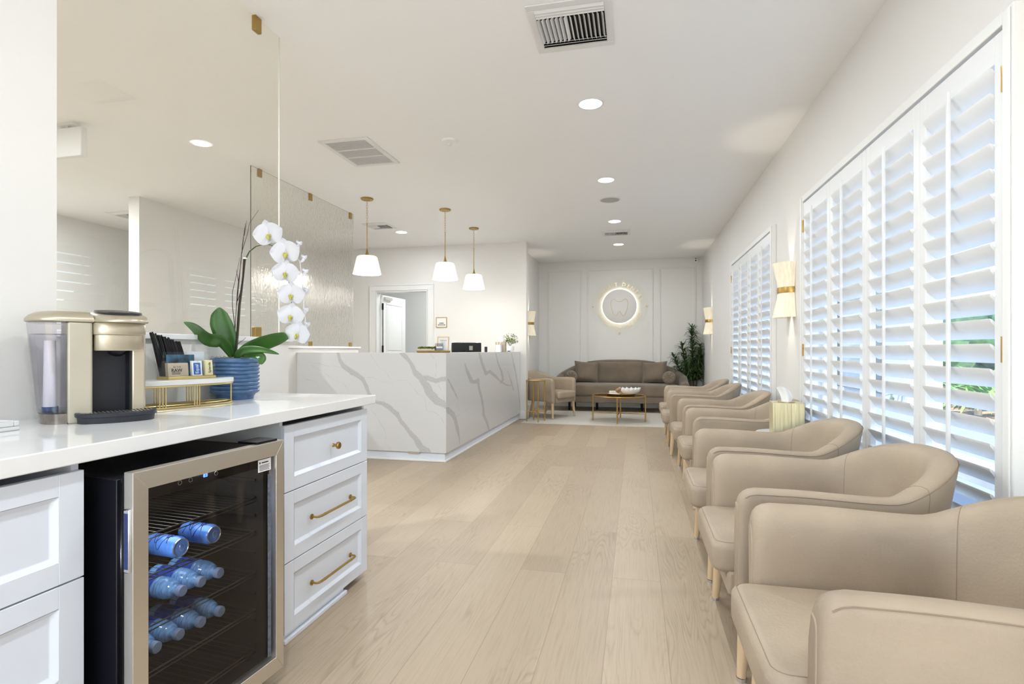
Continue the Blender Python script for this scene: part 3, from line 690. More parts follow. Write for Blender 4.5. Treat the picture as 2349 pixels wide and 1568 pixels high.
vent_three(-6.55, 5.9, .45, .40, 'ceiling vent in the side room, faintly seen through the glass', 11)
t = thing('return_grille', 'square perforated return air grille in the ceiling left of the smoke detector', 'vent', (-2.447, 4.51, CEIL))
mb = MB(); hx, hy = .235, .33
for a in ((-hx,hx,-hy,-hy+.045),(-hx,hx,hy-.045,hy),(-hx,-hx+.045,-hy+.045,hy-.045),(hx-.045,hx,-hy+.045,hy-.045)): mb.box(a[0],a[1],a[2],a[3],-.010,0)
for y in (-.09,.09): mb.box(-hx+.045,hx-.045,y-.008,y+.008,-.010,0)
mb.build('frame', VM, t, bevel=.003); MB().box(-hx+.04,hx-.04,-hy+.04,hy-.04,-.0015,-.0005).build('backing', mat('vent_grey', (40,40,46), .8), t, smooth=0)
mb = MB()
for k in range(30): x = -hx+.05+k*(2*hx-.1)/29; mb.box(x-.0014,x+.0014,-hy+.045,hy-.045,-.007,-.004)
for k in range(44): y = -hy+.05+k*(2*hy-.1)/43; mb.box(-hx+.045,hx-.045,y-.0014,y+.0014,-.0075,-.0045)
mb.build('grid', VM, t, smooth=0)
t = thing('smoke_detector', 'round white smoke detector on the ceiling', 'smoke detector', (-1.56, 4.42, CEIL))
MB().lathe([(0,0),(.07,0),(.066,-.018),(.045,-.026),(0,-.028)]).build('housing', TRIM, t, smooth=40); MB().lathe([(.018,-.027),(.018,-.045),(0,-.045)], n=16).build('sensor', VM, t)
t = thing('ceiling_speaker', 'flat round grey speaker in the ceiling', 'speaker', (-.301, 6.59, CEIL))
MB().lathe([(.112,0),(.125,0),(.125,-.005),(.112,-.006)], n=40, cap=False).build('trim', VM, t, smooth=50); MB().lathe([(0,-.004),(.112,-.004),(.112,-.006),(0,-.006)], n=40).build('grille', mat('speaker_grey', (186,186,182), .7), t)
t = thing('security_camera', 'small white security camera with dark lens in the upper right corner', 'camera', (1.15, YB-.0, 2.90))
MB().lathe([(0,0),(.035,0),(.035,.02),(0,.022)], n=20, M=RX).build('mount', TRIM, t); MB().ball((0,-.05,-.02), .038, 16, 10).build('body', TRIM, t); MB().ball((-.016,-.083,-.025), .014, 10, 8).build('lens', BLACK, t); MB().box(-.03,.0,-.085,-.08,.01,.02).build('sensor', BLACK, t)
# pendants
def make_pendant():
    t = thing('pendant_lamp', 'pendant', 'pendant lamp', (0,0,CEIL), 0, 'white glass pendant lamps')
    MB().lathe([(0,0),(.073,0),(.075,-.006),(.068,-.018),(0,-.018)], n=32).build('canopy', BRASS, t, smooth=40)
    for sx in (-.03,.03): MB().ball((sx,0,-.02), .006, 8, 6).build('screw', BRASS, t)
    mb = MB(); z = -.02
    for k in range(9):
        pts = []
        for j in range(14):
            a = 2*math.pi*j/14; u, v = .0085*math.cos(a), .0185*math.sin(a); pts.append((u,0,z-.018+v) if k % 2 == 0 else (0,u,z-.018+v))
        mb.tube(pts, .0016, 5, loop=True); z -= .0305
    mb.build('chain', GOLD, t)
    MB().cyl((0,0,z+.004),(0,0,-.63),.0052,n=10).build('rod', BRASS, t)
    MB().lathe([(.006,-.60),(.010,-.625),(.018,-.66),(.036,-.683),(.04,-.687)], n=24).build('cap', BRASS, t, smooth=60)
    MB().lathe([(.03,-.685),(.098,-.687),(.112,-.693),(.122,-.710),(.145,-.81),(.166,-.900),(.163,-.900),(.142,-.81),(.119,-.712),(.110,-.698),(.03,-.690)], n=40, cap=False).build('shade', SHADE, t, smooth=60)
    MB().lathe([(0,-.73),(.03,-.74),(.04,-.78),(.02,-.83),(0,-.84)], n=16).build('bulb', mat('bulb', (255,250,240), .4, emit=(255,250,240), estr=2.5), t)
    return t
P0 = make_pendant()
for i, (x, y, lb) in enumerate([(-3.118,5.892,'leftmost white pendant lamp, next to the textured glass screen'),(-2.383,6.571,'middle white pendant lamp above the reception desk'),(-2.334,7.675,'rightmost and farthest white pendant lamp')]):
    if i == 0: P0.location = (x, y, CEIL); P0['label'] = lb
    else: copy_tree(P0, None, (x, y, CEIL), 0, lb)
    point('pendant_bulb', (x, y, CEIL-.915), 14, .08, (1,.95,.88))
# ------------------------------------------------------------------ reception desk
MARB = mat('desk_marble', (216,216,216), .22, var=.012, scale=3)
VEIN = mat('marble_vein', (190,190,189), .28, var=.10, scale=60)
desk = thing('reception_desk', 'large white reception desk clad in grey veined marble', 'desk', (0,0,0))
FY, RXX, DT_ = 5.215, -1.88, 1.118
import numpy as np
def marble_sheet(mb_name, lines, origin, ux, L, H, nu, nv, soft, seed, parent):
    """a fine sheet of marble whose grey veins are stored per vertex: origin + ux*u + z*v"""
    rng = np.random.RandomState(seed); U, V = np.meshgrid(np.linspace(0, L, nu), np.linspace(0, H, nv))
    X = origin[0]+ux[0]*U; Y = origin[1]+ux[1]*U; Z = origin[2]+V
    D = -X*SN+Y*CS; PX = (1174.5+FPX*(X*CS+Y*SN)/D-680)*4.35; PY = (HORIZON-FPX*(Z-EYE_Z)/D-790)*4.35
    nz = np.zeros_like(PX)
    for k in range(14):
        f = .05*1.22**k*(1+.3*rng.rand()); a = rng.rand()*6.28; nz += np.sin(PX*f*math.cos(a)+PY*f*math.sin(a)+rng.rand()*6.28)/(1+.35*k)
    nz /= 3.2; fac = np.zeros_like(PX)
    for ln in lines:
        q = []; w = 3
        for p in ln: w = p[2] if len(p) > 2 else w; q.append((p[0], p[1], w))
        for (x0, y0, w0), (x1, y1, w1) in zip(q[:-1], q[1:]):
            dx, dy = x1-x0, y1-y0; t = np.clip(((PX-x0)*dx+(PY-y0)*dy)/(dx*dx+dy*dy), 0, 1)
            d = np.hypot(PX-x0-t*dx, PY-y0-t*dy); h = (w0+(w1-w0)*t)/2; h = h*(1+.16*nz)+(1.4*nz if w0 > 6 else 0)
            sf = soft if w0 > 6 else 1.8; amp = 1.0 if w0 > 6 else .75
            fac = np.maximum(fac, amp*np.clip(.5-(d+(0 if w0 > 6 else 2.5*nz)-h)/sf, 0, 1))
    vs = np.stack([X, Y, Z], -1).reshape(-1, 3); idx = np.arange(nu*nv).reshape(nv, nu)
    fs = np.stack([idx[:-1,:-1], idx[:-1,1:], idx[1:,1:], idx[1:,:-1]], -1).reshape(-1, 4)
    return vs, fs, fac.reshape(-1)
def marble_panel(name, lines, origin, ux, L, H, nu, nv, soft, seed, parent, box):
    vs, fs, fac = marble_sheet(name, lines, origin, ux, L, H, nu, nv, soft, seed, parent)
    me = bpy.data.meshes.new(name); b = MB().box(*box); n = len(vs)
    me.from_pydata([tuple(v) for v in vs]+b.v, [], [tuple(map(int, f)) for f in fs]+[tuple(n+i for i in f) for f in b.f])
    at = me.attributes.new('vein', 'FLOAT', 'POINT'); at.data.foreach_set('value', np.concatenate([fac, np.zeros(8)]).astype(np.float32))
    me.materials.append(MARBV); me.update(); o = bpy.data.objects.new(name, me); COL.objects.link(o); o.parent = parent; return o
def veined():
    m = bpy.data.materials.new('veined_marble'); m.use_nodes = True; t = NT(m); b = t.n['Principled BSDF']
    a = t.new('ShaderNodeAttribute', attribute_name='vein'); mx = t.new('ShaderNodeMixRGB')
    mx.inputs[1].default_value = (*lin((216,216,216)), 1); tc = t.new('ShaderNodeTexCoord'); nz = t.new('ShaderNodeTexNoise', i_Scale=70.0, i_Detail=3.0); t.link(tc.outputs['Object'], nz.inputs['Vector'])
    cr = t.new('ShaderNodeValToRGB'); t.link(nz.outputs['Fac'], cr.inputs[0]); cr.color_ramp.elements[0].position = .3; cr.color_ramp.elements[1].position = .7
    cr.color_ramp.elements[0].color = (*lin((184,184,184)), 1); cr.color_ramp.elements[1].color = (*lin((201,201,200)), 1)
    t.link(cr.outputs[0], mx.inputs[2]); t.link(a.outputs['Fac'], mx.inputs[0]); t.link(mx.outputs[0], b.inputs['Base Color']); b.inputs['Roughness'].default_value = .22; return m
MARBV = veined()
FV = [[(415,80,28),(430,150,30),(470,215,45),(540,265,55),(600,300,50),(660,345,45),(690,400,38),(710,450,36),(725,490,36),(760,550,30),(800,575,28),(860,585,38),(930,630,50),(1000,690,45),(1040,760,38),(1090,820,38),(1150,900,45),(1200,950,52),(1230,1010,60),(1290,1080,110)],
 [(1050,80,46),(1110,145,40),(1150,200,35),(1180,270,50),(1230,320,65),(1290,400,75),(1330,480,85),(1390,555,80),(1450,580,70),(1512,625,58)],
 [(1230,330,50),(1310,335,50),(1390,360,45),(1440,345,45),(1512,340,50)],
 [(100,180,3),(160,182),(230,190),(310,215),(380,210),(450,230)],[(150,205,3),(220,245),(320,310),(400,365),(470,385),(510,440),(560,470)],[(85,345,3),(150,355),(210,395),(230,450)],
 [(740,100,3),(800,190),(830,240),(890,270),(930,330),(960,350)],[(700,330,3),(760,325),(830,365),(930,380),(1020,350),(1100,355),(1150,410),(1210,490),(1285,535)],
 [(1285,535,3),(1290,600),(1300,660),(1380,675),(1440,720),(1470,780),(1500,840)],[(1335,95,3),(1390,150),(1395,230),(1390,320)],[(730,640,3),(790,700),(830,770),(880,850),(895,930),(880,970),(940,1040)],[(1410,390,3),(1440,450),(1480,560)]]
RV = [[(1680,185,8),(1700,260,25),(1750,370,40),(1790,370,35),(1810,350,30),(1820,420,20),(1845,520,22),(1865,640,20),(1870,710,25),(1900,770,25),(1920,850,14)],
 [(1825,85,20),(1850,180,25),(1890,290,30),(1930,265,25),(1980,310,30),(2035,365,15),(2090,400,15),(2140,410,8)],[(1990,85,8),(2010,180,15),(2050,280,20),(2060,350,20),(2035,390,6)],
 [(2145,85,6),(2170,200,16),(2190,290,14),(2210,420,12),(2225,560,10),(2235,650,8)],[(1512,345,10),(1545,410,20),(1580,480,15),(1620,560,4)],
 [(1508,650,58),(1560,690,45),(1590,760,35),(1605,850,30),(1625,930,12),(1630,1000,6)],[(2110,270,6),(2140,360,12),(2165,450,10)],[(1590,720,3),(1665,680),(1720,640)],[(1530,560,2),(1600,600),(1640,690)]]
marble_panel('front_panel', FV, (-3.598, FY-.0004, .095), (1, 0), 3.598+RXX, DT_-.095, 560, 300, 3, 1, desk, (-3.598, RXX, FY, FY+.03, .095, DT_))
marble_panel('side_panel', RV, (RXX+.0004, FY, .095), (0, 1), YE-.006-FY, DT_-.095, 640, 300, 3, 2, desk, (RXX-.03, RXX, FY+.03, YE-.005, .095, DT_))
MB().box(-3.598, RXX-.03, FY+.03, FY+.33, DT_-.03, DT_-.0005).box(RXX-.33, RXX-.03, FY+.33, YE-.005, DT_-.03, DT_-.0005).build('transaction_top', MARB, desk, smooth=0)
MB().box(-3.598, RXX-.35, FY+.25, FY+.9, .73, .76).box(RXX-.95, RXX-.30, FY+.9, YE-.01, .73, .76).build('work_surface', MARB, desk, bevel=.003)
MB().box(-3.598, RXX-.02, FY+.02, FY+.25, 0, .73).box(RXX-.25, RXX-.02, FY+.25, YE-.01, 0, .73).box(-3.598,RXX-.04,FY+.04,FY+.14,.73,1.08).box(RXX-.14,RXX-.04,FY+.14,YE-.01,.73,1.08).build('carcass', CABM, desk, smooth=0)
MB().box(-3.598, RXX-.004, FY+.004, FY+.02, 0, .02).box(RXX-.02, RXX-.004, FY+.02, YE-.01, 0, .02).build('shoe_moulding', TRIM, desk, bevel=.004)
MB().box(-2.30,-2.17,FY+.003,FY+.02,.078,.092).build('outlet_cover', STEEL, desk)
# ---- things on the desk
ZD = DT_
t = thing('wooden_tray', 'oval wooden tray on the front corner of the reception desk', 'tray', (-2.075, 5.365, ZD))
WOODT = mat('tray_wood', (150,120,66), .5, var=.2, scale=12, stretch=(1,6,1))
def ell(rx, ry, z, n=40): return [Vector((rx*math.cos(2*math.pi*i/n), ry*math.sin(2*math.pi*i/n), z)) for i in range(n)]
MB().rings([ell(.174,.092,0), ell(.184,.10,.004), ell(.187,.103,.016), ell(.184,.10,.022), ell(.176,.093,.020), ell(.17,.09,.012)]).build('body', WOODT, t, smooth=50)
MOSS = mat('moss', (84,110,34), .9, var=.5, scale=40, bump=.8, bscale=60)
t = thing('moss_planter', 'low white trough of green moss on the wooden tray', 'planter', (-2.145, 5.365, ZD+.0125))
MB().box(-.100,.100,-.035,.035,0,.03).build('trough', mat('whitewashed_wood', (222,206,196), .7, var=.08, scale=14), t, bevel=.005)
mb = MB(); r = random.Random(5)
for k in range(70): mb.ball((r.uniform(-.09,.09), r.uniform(-.03,.03), .031+r.uniform(0,.012)*(1)), r.uniform(.009,.014), 7, 5)
tag(mb.build('moss', MOSS, t, smooth=80), kind='stuff')
t = thing('framed_sign', 'gold framed thank you sign standing on the wooden tray', 'sign', (-1.975, 5.375, ZD+.0125)); t.rotation_euler = (math.radians(-8), 0, math.radians(4))
mb = MB()
for a in ((-.062,.062,.150,.157),(-.062,.062,0,.007),(-.062,-.056,.007,.150),(.056,.062,.007,.150)): mb.box(a[0],a[1],-.005,.005,a[2],a[3])
mb.build('frame', GOLD, t, bevel=.001); MB().box(-.056,.056,-.001,.002,.007,.150).build('paper', PAPER, t, smooth=0)
INK = mat('grey_ink', (90,92,98), .8); INKB = mat('black_ink', (30,30,34), .8)
mb = MB(); Mx = lambda x, z, y=-.0015: frame((x, y, z), (1,0,0), (0,0,1))
text_mesh('Thank you', .018, Mx(0,.118), mb); text_mesh('for your visit', .009, Mx(0,.098), mb)
for k in range(4): mb.box(-.03+.004*k,.03-.004*k,-.0016,-.0012,.08-.014*k,.082-.014*k)
mb.build('lettering', INK, t, smooth=0, fix=False)
t = thing('card_holder', 'small grey acrylic card holder in front of the thank you sign', 'card holder', (-2.0, 5.325, ZD+.0125))
MB().box(-.045,.045,-.012,.012,0,.004).box(-.045,.045,.008,.010,.004,.085).box(-.045,.045,-.012,-.010,.004,.035).build('stand', glassmat('grey_acrylic', (.72,.73,.75), .8, fres=1.4), t, bevel=.001)
MB().box(-.028,.042,-.004,.0,.004,.052).build('business_cards', PAPER, t, smooth=0)
# computer monitor seen from behind
t = thing('computer_monitor', 'dark computer monitor seen from behind over the marble desk', 'monitor', (-2.53, 7.95, .76), math.radians(52))
MB().box(-.27,.27,-.012,.012,.13,.50).build('screen_housing', BLACK, t, bevel=.01, bseg=3)
MB().box(-.275,.275,.012,.018,.125,.505).build('bezel', CHROME, t, bevel=.004)
MB().box(-.06,.06,-.045,-.012,.26,.38).build('mount', BLACKM, t, bevel=.006); MB().box(-.03,.03,-.06,-.03,.0,.34).build('neck', STEEL, t, bevel=.004); MB().lathe([(0,0),(.11,0),(.11,.01),(0,.012)]).build('base', STEEL, t)
MB().box(.035,.10,-.014,-.012,.385,.45).build('sticker', mat('sticker_grey', (150,148,142), .5), t, smooth=0)
t = tag(MB().box(-.02,.02,-.012,.012,0,.075).build('credit_card_reader', BLACK, None, (-2.03, 7.25, ZD), (0,0,.3), bevel=.005), 'small black card reader standing between monitor and tissue box', 'card reader')
t = thing('tissue_box', 'taupe cube tissue box with white front panel at the far end of the desk', 'tissue box', (-1.985, 7.93, ZD), math.radians(6))
TAUPE = mat('taupe_card', (176,164,148), .7)
MB().box(-.075,.075,-.075,.075,0,.15).build('cover', TAUPE, t, bevel=.003); tissue(t, .148, .9)
t = tag(MB().box(-.037,.037,-.045,.045,0,.105).build('pen_cup', PAPER, None, (-1.985, 7.79, ZD), bevel=.004), 'white cup box of pens in front of the taupe tissue box', 'pen holder')
for k, (dx, a) in enumerate(((-.014,-.25),(.016,.3))): tag(MB().cyl((0,0,0),(.045*math.sin(a),0,.05),.005,n=8).build('pen', mat('pen_cream', (226,218,204), .4), None, (-1.985+dx, 7.79, ZD+.100)), ['left','right'][k]+' cream pen sticking out of the white cup on the desk', 'pen')
t = thing('small_potted_plant', 'small bushy green plant in a white pot at the far end of the desk', 'plant', (-1.955, 8.42, ZD))
MB().lathe([(0,0),(.045,0),(.062,.03),(.066,.085),(.06,.095),(.055,.085),(0,.08)]).build('pot', TRIM, t, smooth=50)
mb = MB(); r = random.Random(9)
for k in range(260):
    a = r.uniform(0,6.28); e = r.uniform(.1,1.3); R_ = r.uniform(.05,.15); p = Vector((R_*math.cos(a)*math.cos(e), R_*math.sin(a)*math.cos(e)*.8, .12+R_*math.sin(e)*1.15))
    p.x = min(p.x, .13); blade(mb, p, (math.cos(a+r.uniform(-1,1)), math.sin(a+r.uniform(-1,1))), .035, .009, .3, n=3, rise=r.uniform(.2,.9))
mb.build('foliage', mat('fresh_leaf', (128,150,66), .5, var=.4, scale=30), t, smooth=80, fix=False)
mb = MB()
for k in range(12): a = k*.52; mb.tube([(0,0,.08),(.05*math.cos(a),.04*math.sin(a),.16),(.09*math.cos(a),.07*math.sin(a),.2)], .0015, 5)
mb.build('stems', LEAF, t)
t = thing('small_block_sign', 'tiny white block with dark print in front of the potted plant', 'sign', (-1.94, 8.27, ZD))
MB().box(-.03,.03,-.008,.008,0,.036).build('block', PAPER, t, bevel=.001); MB().box(-.025,.025,-.009,-.008,.006,.018).build('print', INKB, t, smooth=0)
# sign by the door
t = thing('restroom_sign', 'small square gold framed sign on the wall right of the doorway', 'sign', (-3.265, YE, 1.625))
mb = MB()
for a in ((-.098,.098,.078,.087),(-.098,.098,-.087,-.078),(-.098,-.089,-.078,.078),(.089,.098,-.078,.078)): mb.box(a[0],a[1],-.016,0,a[2],a[3])
mb.build('frame', GOLD, t, bevel=.001); MB().box(-.089,.089,-.008,0,-.078,.078).build('plate', TRIM, t, smooth=0)
mb = MB(); text_mesh('UNISEX', .026, frame((0,-.0085,-.016),(1,0,0),(0,0,1)), mb, bold=.0008); text_mesh('RESTROOM', .026, frame((0,-.0085,-.046),(1,0,0),(0,0,1)), mb, bold=.0008)
mb.build('lettering', INKB, t, smooth=0, fix=False)
# exit sign box in the side room
t = thing('exit_sign', 'plain white sign box hanging from the ceiling behind the glass screen', 'sign', (-4.42, 3.42, CEIL))
MB().box(-.16,.16,-.025,.025,-.27,-.04).build('housing', TRIM, t, bevel=.006); MB().box(-.08,.08,-.03,.03,-.02,0).box(-.012,.012,-.012,.012,-.04,-.02).build('bracket', TRIM, t)
# ------------------------------------------------------------------ glass screens
GS1 = glassmat('screen_glass', (.985,.985,.968), 1.0, fres=1.45)
GS2 = glassmat('textured_glass', (.97,.965,.945), 1.0, rough=.10, bump=.55, refr=.72, rrough=.22, fres=1.6)
EDGE = mat('glass_edge', (62,82,76), .2); EDGL = mat('glass_edge_pale', (214,218,208), .2)
def screen(lb, x, y0, y1, z0, clips, gm, cat='glass screen', cw=.05, ch=.08):
    t = thing('glass_screen', lb, cat, (x, 0, 0))
    MB().box(-.004,.004,y0,y1,z0,CEIL-.004).build('pane', gm, t, smooth=0)
    MB().box(-.0041,.0041,y0-.0006,y0+.0005,z0,CEIL-.004).build('edge', EDGE, t, smooth=0); MB().box(-.0041,.0041,y1-.0005,y1+.0006,z0,CEIL-.004).build('edge', EDGL, t, smooth=0)
    for y in clips:
        MB().box(-.012,.012,y-cw/2,y+cw/2,CEIL-ch,CEIL).build('clip', BRASS, t, bevel=.002)
        MB().box(-.012,.012,y-cw/2,y+cw/2,z0,z0+.055).build('clip', BRASS, t, bevel=.002)
    return t
screen('tall clear glass screen on the half wall behind the coffee counter', -2.006, 1.482, 2.741, 1.214, (1.70, 2.553), GS1)
screen('textured glass screen on the farther half wall beside the desk', -3.66, 4.572, 6.53, 1.190, (4.70, 5.565, 6.46), GS2)
t = tag(MB().box(-.10,.10,-.14,.14,0,.07).build('storage_box', mat('kraft_card', (176,158,138), .8), None, (-3.93, 5.25, 1.035), bevel=.004), 'tan card box behind the textured glass, low at its left', 'box')
tag(MB().box(-4.25,-3.745,4.2,6.5,1.0,1.034).box(-4.2,-3.76,4.25,6.45,0,1.0).build('back_counter', CABM, bevel=.003), 'white counter behind the farther half wall', 'counter')
# ------------------------------------------------------------------ coffee counter
CX = -1.325; CT = .914
tag(MB().box(XL+.001, -1.30, -.9, 2.549, CT-.043, CT).build('countertop', QUARTZ, bevel=.003), 'glossy white quartz countertop of the coffee bar', 'countertop')
def drawer_front(mb, y0, y1, z0, z1, st=.06, rl=.052):
    x = 0; mb.box(x-.02, x, y0, y0+st, z0, z1); mb.box(x-.02, x, y1-st, y1, z0, z1); mb.box(x-.02, x, y0+st, y1-st, z0, z0+rl); mb.box(x-.02, x, y0+st, y1-st, z1-rl, z1)
    a, b, c_, d_ = y0+st, y1-st, z0+rl, z1-rl; e = .013
    P = [(x,a,c_),(x,b,c_),(x,b,d_),(x,a,d_)]; Q = [(x-.012,a+e,c_+e),(x-.012,b-e,c_+e),(x-.012,b-e,d_-e),(x-.012,a+e,d_-e)]
    mb.add(P+Q, [(0,1,5,4),(1,2,6,5),(2,3,7,6),(3,0,4,7),(4,5,6,7)])
def bar_handle(parent, y, z, L=.33):
    mb = MB(); r = .0052
    for s_ in (-1, 1):
        yy = y+s_*(L/2-.008); mb.cyl((0,yy,z),(.004,yy,z),.0115,n=18); mb.tube([(.003,yy,z),(.024,yy,z),(.032,yy-s_*.010,z),(.034,yy-s_*.03,z)], [.0045,.0045,.0052,.0052], 6)
        mb.cyl((.034,yy-s_*.045,z),(.034,yy-s_*.055,z),.0062,n=12)
    mb.cyl((.034,y-L/2+.03,z),(.034,y+L/2-.03,z),.0056,n=6); return mb.build('handle', BRASS, parent)
def cabinet(lb, y0, y1, handles, toe):
    t = thing('drawer_cabinet', lb, 'cabinet', (CX, 0, 0))
    MB().box(XL-CX+.004, -.021, y0, y0+.018, .03, .868).box(XL-CX+.004, -.021, y1-.018, y1, .03, .868).box(XL-CX+.004, -.021, y0+.018, y1-.018, .03, .05).box(XL-CX+.004, XL-CX+.02, y0+.018, y1-.018, .05, .868).build('carcass', CABM, t, smooth=0)
    MB().box(XL-CX+.004, -.012, y0, toe, 0, .03).box(-.012, .004, y0, toe+.006, 0, .018).build('toe_base', CABM, t, bevel=.003)
    for i, (a, b) in enumerate(((.589,.849),(.313,.585),(.036,.309))):
        mb = MB(); drawer_front(mb, y0+.002, y1-.002, a, b); o = mb.build('drawer', CABM, t, smooth=0, bevel=.0012, bseg=1)
        ym, zm = (y0+y1)/2, (a+b)/2
        if handles:
            if i == 0: MB().lathe([(.009,0),(.007,.004),(.006,.016),(.010,.020),(.0155,.022),(.0165,.028),(.014,.033),(.0,.033)], n=20, M=Matrix.Translation((0,ym+.015,zm-.002)) @ Matrix.Rotation(math.pi/2,4,'Y')).build('knob', BRASS, o, smooth=40)
            else: bar_handle(o, ym+.005, zm-.003)
    return t
cabinet('white shaker drawer cabinet with brass pulls at the right end of the coffee bar', 1.842, 2.506, True, 2.30)
cabinet('white shaker drawer cabinet left of the beverage fridge', .30, 1.066, False, 1.066)
cabinet('white drawer cabinet under the near end of the coffee counter, outside the photo', -.86, .29, False, .29)
# ------------------------------------------------------------------ beverage fridge
fr = thing('beverage_fridge', 'black beverage fridge with stainless framed glass door under the counter', 'fridge', (-1.2247, 1.106, 0), math.radians(-4.8))
FW, FH = .534, .836
FB = mat('fridge_body', (18,19,26), .38, bump=.05, bscale=300); FI = mat('fridge_interior', (34,31,28), .5)
mb = MB().box(-.50,-.056,0,.012,.045,.815).box(-.50,-.056,FW-.012,FW,.045,.815).box(-.50,-.056,.012,FW-.012,.803,.815).box(-.50,-.056,.012,FW-.012,.045,.057).box(-.50,-.488,.012,FW-.012,.057,.803)
mb.build('body', FB, fr, bevel=.002)
mb = MB().box(-.488,-.06,.012,.03,.057,.803).box(-.488,-.06,FW-.03,FW-.012,.057,.803).box(-.488,-.06,.03,FW-.03,.775,.803).box(-.488,-.06,.03,FW-.03,.057,.07).box(-.488,-.47,.03,FW-.03,.07,.775)
for z in (.13,.22,.255,.31,.382,.45,.523,.58,.64,.70): mb.box(-.40,-.09,FW-.036,FW-.03,z-.006,z+.002); mb.box(-.40,-.09,.03,.036,z-.006,z+.002)
mb.build('liner', FI, fr, smooth=0)
door = MB()
def fz(a, b, c_, d_): door.add([(0,*a),(0,*b),(0,*c_),(0,*d_),(-.031,*a),(-.031,*b),(-.031,*c_),(-.031,*d_)], [(0,1,2,3),(7,6,5,4),(0,4,5,1),(1,5,6,2),(2,6,7,3),(3,7,4,0)])
g0, g1, h0, h1 = .0415, .4985, .106, .788; zb, zt = .056, FH
fz((0,zb),(FW,zb),(g1,h0),(g0,h0)); fz((FW,zb),(FW,zt),(g1,h1),(g1,h0)); fz((FW,zt),(0,zt),(g0,h1),(g1,h1)); fz((0,zt),(0,zb),(g0,h0),(g0,h1))
dr = door.build('door', STEEL, fr, smooth=0, bevel=.0012, bseg=2)
MB().box(-.021,-.016,g0-.001,g1+.001,h0-.001,h1+.001).build('glass', glassmat('tinted_glass', (.80,.77,.74), .85, fres=1.38), dr, smooth=0)
MB().box(-.046,-.031,.006,.022,zb+.006,zt-.01).box(-.046,-.031,FW-.022,FW-.006,zb+.006,zt-.01).box(-.046,-.031,.022,FW-.022,zt-.026,zt-.01).box(-.046,-.031,.022,FW-.022,zb+.006,zb+.022).build('gasket', BLACK, dr, bevel=.002)
MB().box(-.0155,-.014,.476,.490,h0+.01,h1-.06).build('gasket_strip', mat('rubber_grey', (96,100,112), .6, var=.3, scale=90), dr, smooth=0)
MB().box(-.026,-.006,-.006,.001,.585,.745).build('handle', CHROME, dr, bevel=.003); MB().box(-.022,-.010,-.0065,-.0055,.595,.735).build('handle_recess', mat('recess_blue', (40,58,110), .2), dr, smooth=0)
MB().box(-.0158,-.0150,.433,.490,.742,.782).build('rating_label', PAPER, dr, smooth=0)
mb = MB().box(-.0150,-.0147,.438,.443,.769,.775)
for k in range(5): mb.box(-.0150,-.0147,.438,.484-.004*(k % 2),.762-.004*k,.7635-.004*k)
mb.box(-.0150,-.0147,.448,.478,.770,.7735); mb.build('label_print', INKB, dr, smooth=0, fix=False)
MB().box(-.10,-.056,.03,FW-.03,.745,.775).build('control_panel', BLACK, fr, bevel=.002)
BLED = mat('blue_led', (40,60,255), .3, emit=(40,70,255), estr=14)
mb = MB()
for y in (.262,.270): text_mesh('8' if y < .265 else '3', .014, frame((-.0555,y,.768),(0,1,0),(0,0,1)), mb, .0006, .0006)
mb.build('led_display', BLED, fr, smooth=0, fix=False)
mb = MB()
for y in (.18,.215,.305): mb.tube([(-.0555,y+.006*math.cos(a),.766+.006*math.sin(a)) for a in [2*math.pi*j/14 for j in range(14)]], .0005, 4, loop=True)
mb.build('touch_icon', PAPER, fr)
WIRE = mat('shelf_wire', (96,94,90), .3, .9)
for z in (.636, .523, .382, .255, .12):
    mb = MB().tube([(-.09,.034,z),(-.09,FW-.034,z)], .0022, 6).tube([(-.09,.034,z-.012),(-.09,FW-.034,z-.012)], .0018, 6).tube([(-.44,.034,z),(-.44,FW-.034,z)], .002, 6)
    n = 20
    for k in range(n): y = .04+k*(FW-.08)/(n-1); mb.tube([(-.09,y,z+.001),(-.44,y,z+.001)], .0009, 5)
    mb.build('wire_shelf', WIRE, fr)
for x in (-.10,-.44):
    for y in (.06, FW-.06): MB().cyl((x,y,0),(x,y,.045),.016,n=14).build('foot', CHROME, fr)
MB().box(-.09,-.01,FW-.11,FW-.02,FH+.0,FH+.007).build('hinge', BLACKM, fr, bevel=.001)
fl = lamp('fridge_fill', (-.20,.267,.772), .30, 1.6, (.82,.90,1)); fl.parent = fr
fl2 = point('fridge_fill', (-.078,.10,.60), 1.6, .02, (.75,.86,1)); fl2.parent = fr  # small unseen lamp added behind the door glass to brighten the contents
FM = Matrix.Translation(fr.location) @ Matrix.Rotation(math.radians(-4.8), 4, 'Z')
def in_fridge(x, y, z): return FM @ Vector((x, y, z))
CANB = mat('blue_can', (84,132,214), .3, .25, var=.22, scale=34, stretch=(3,1,1)); ALU = mat('aluminium', (214,208,196), .28, .9)
RYm = Matrix.Rotation(-math.pi/2, 4, 'Y')   # lathe axis z -> -x
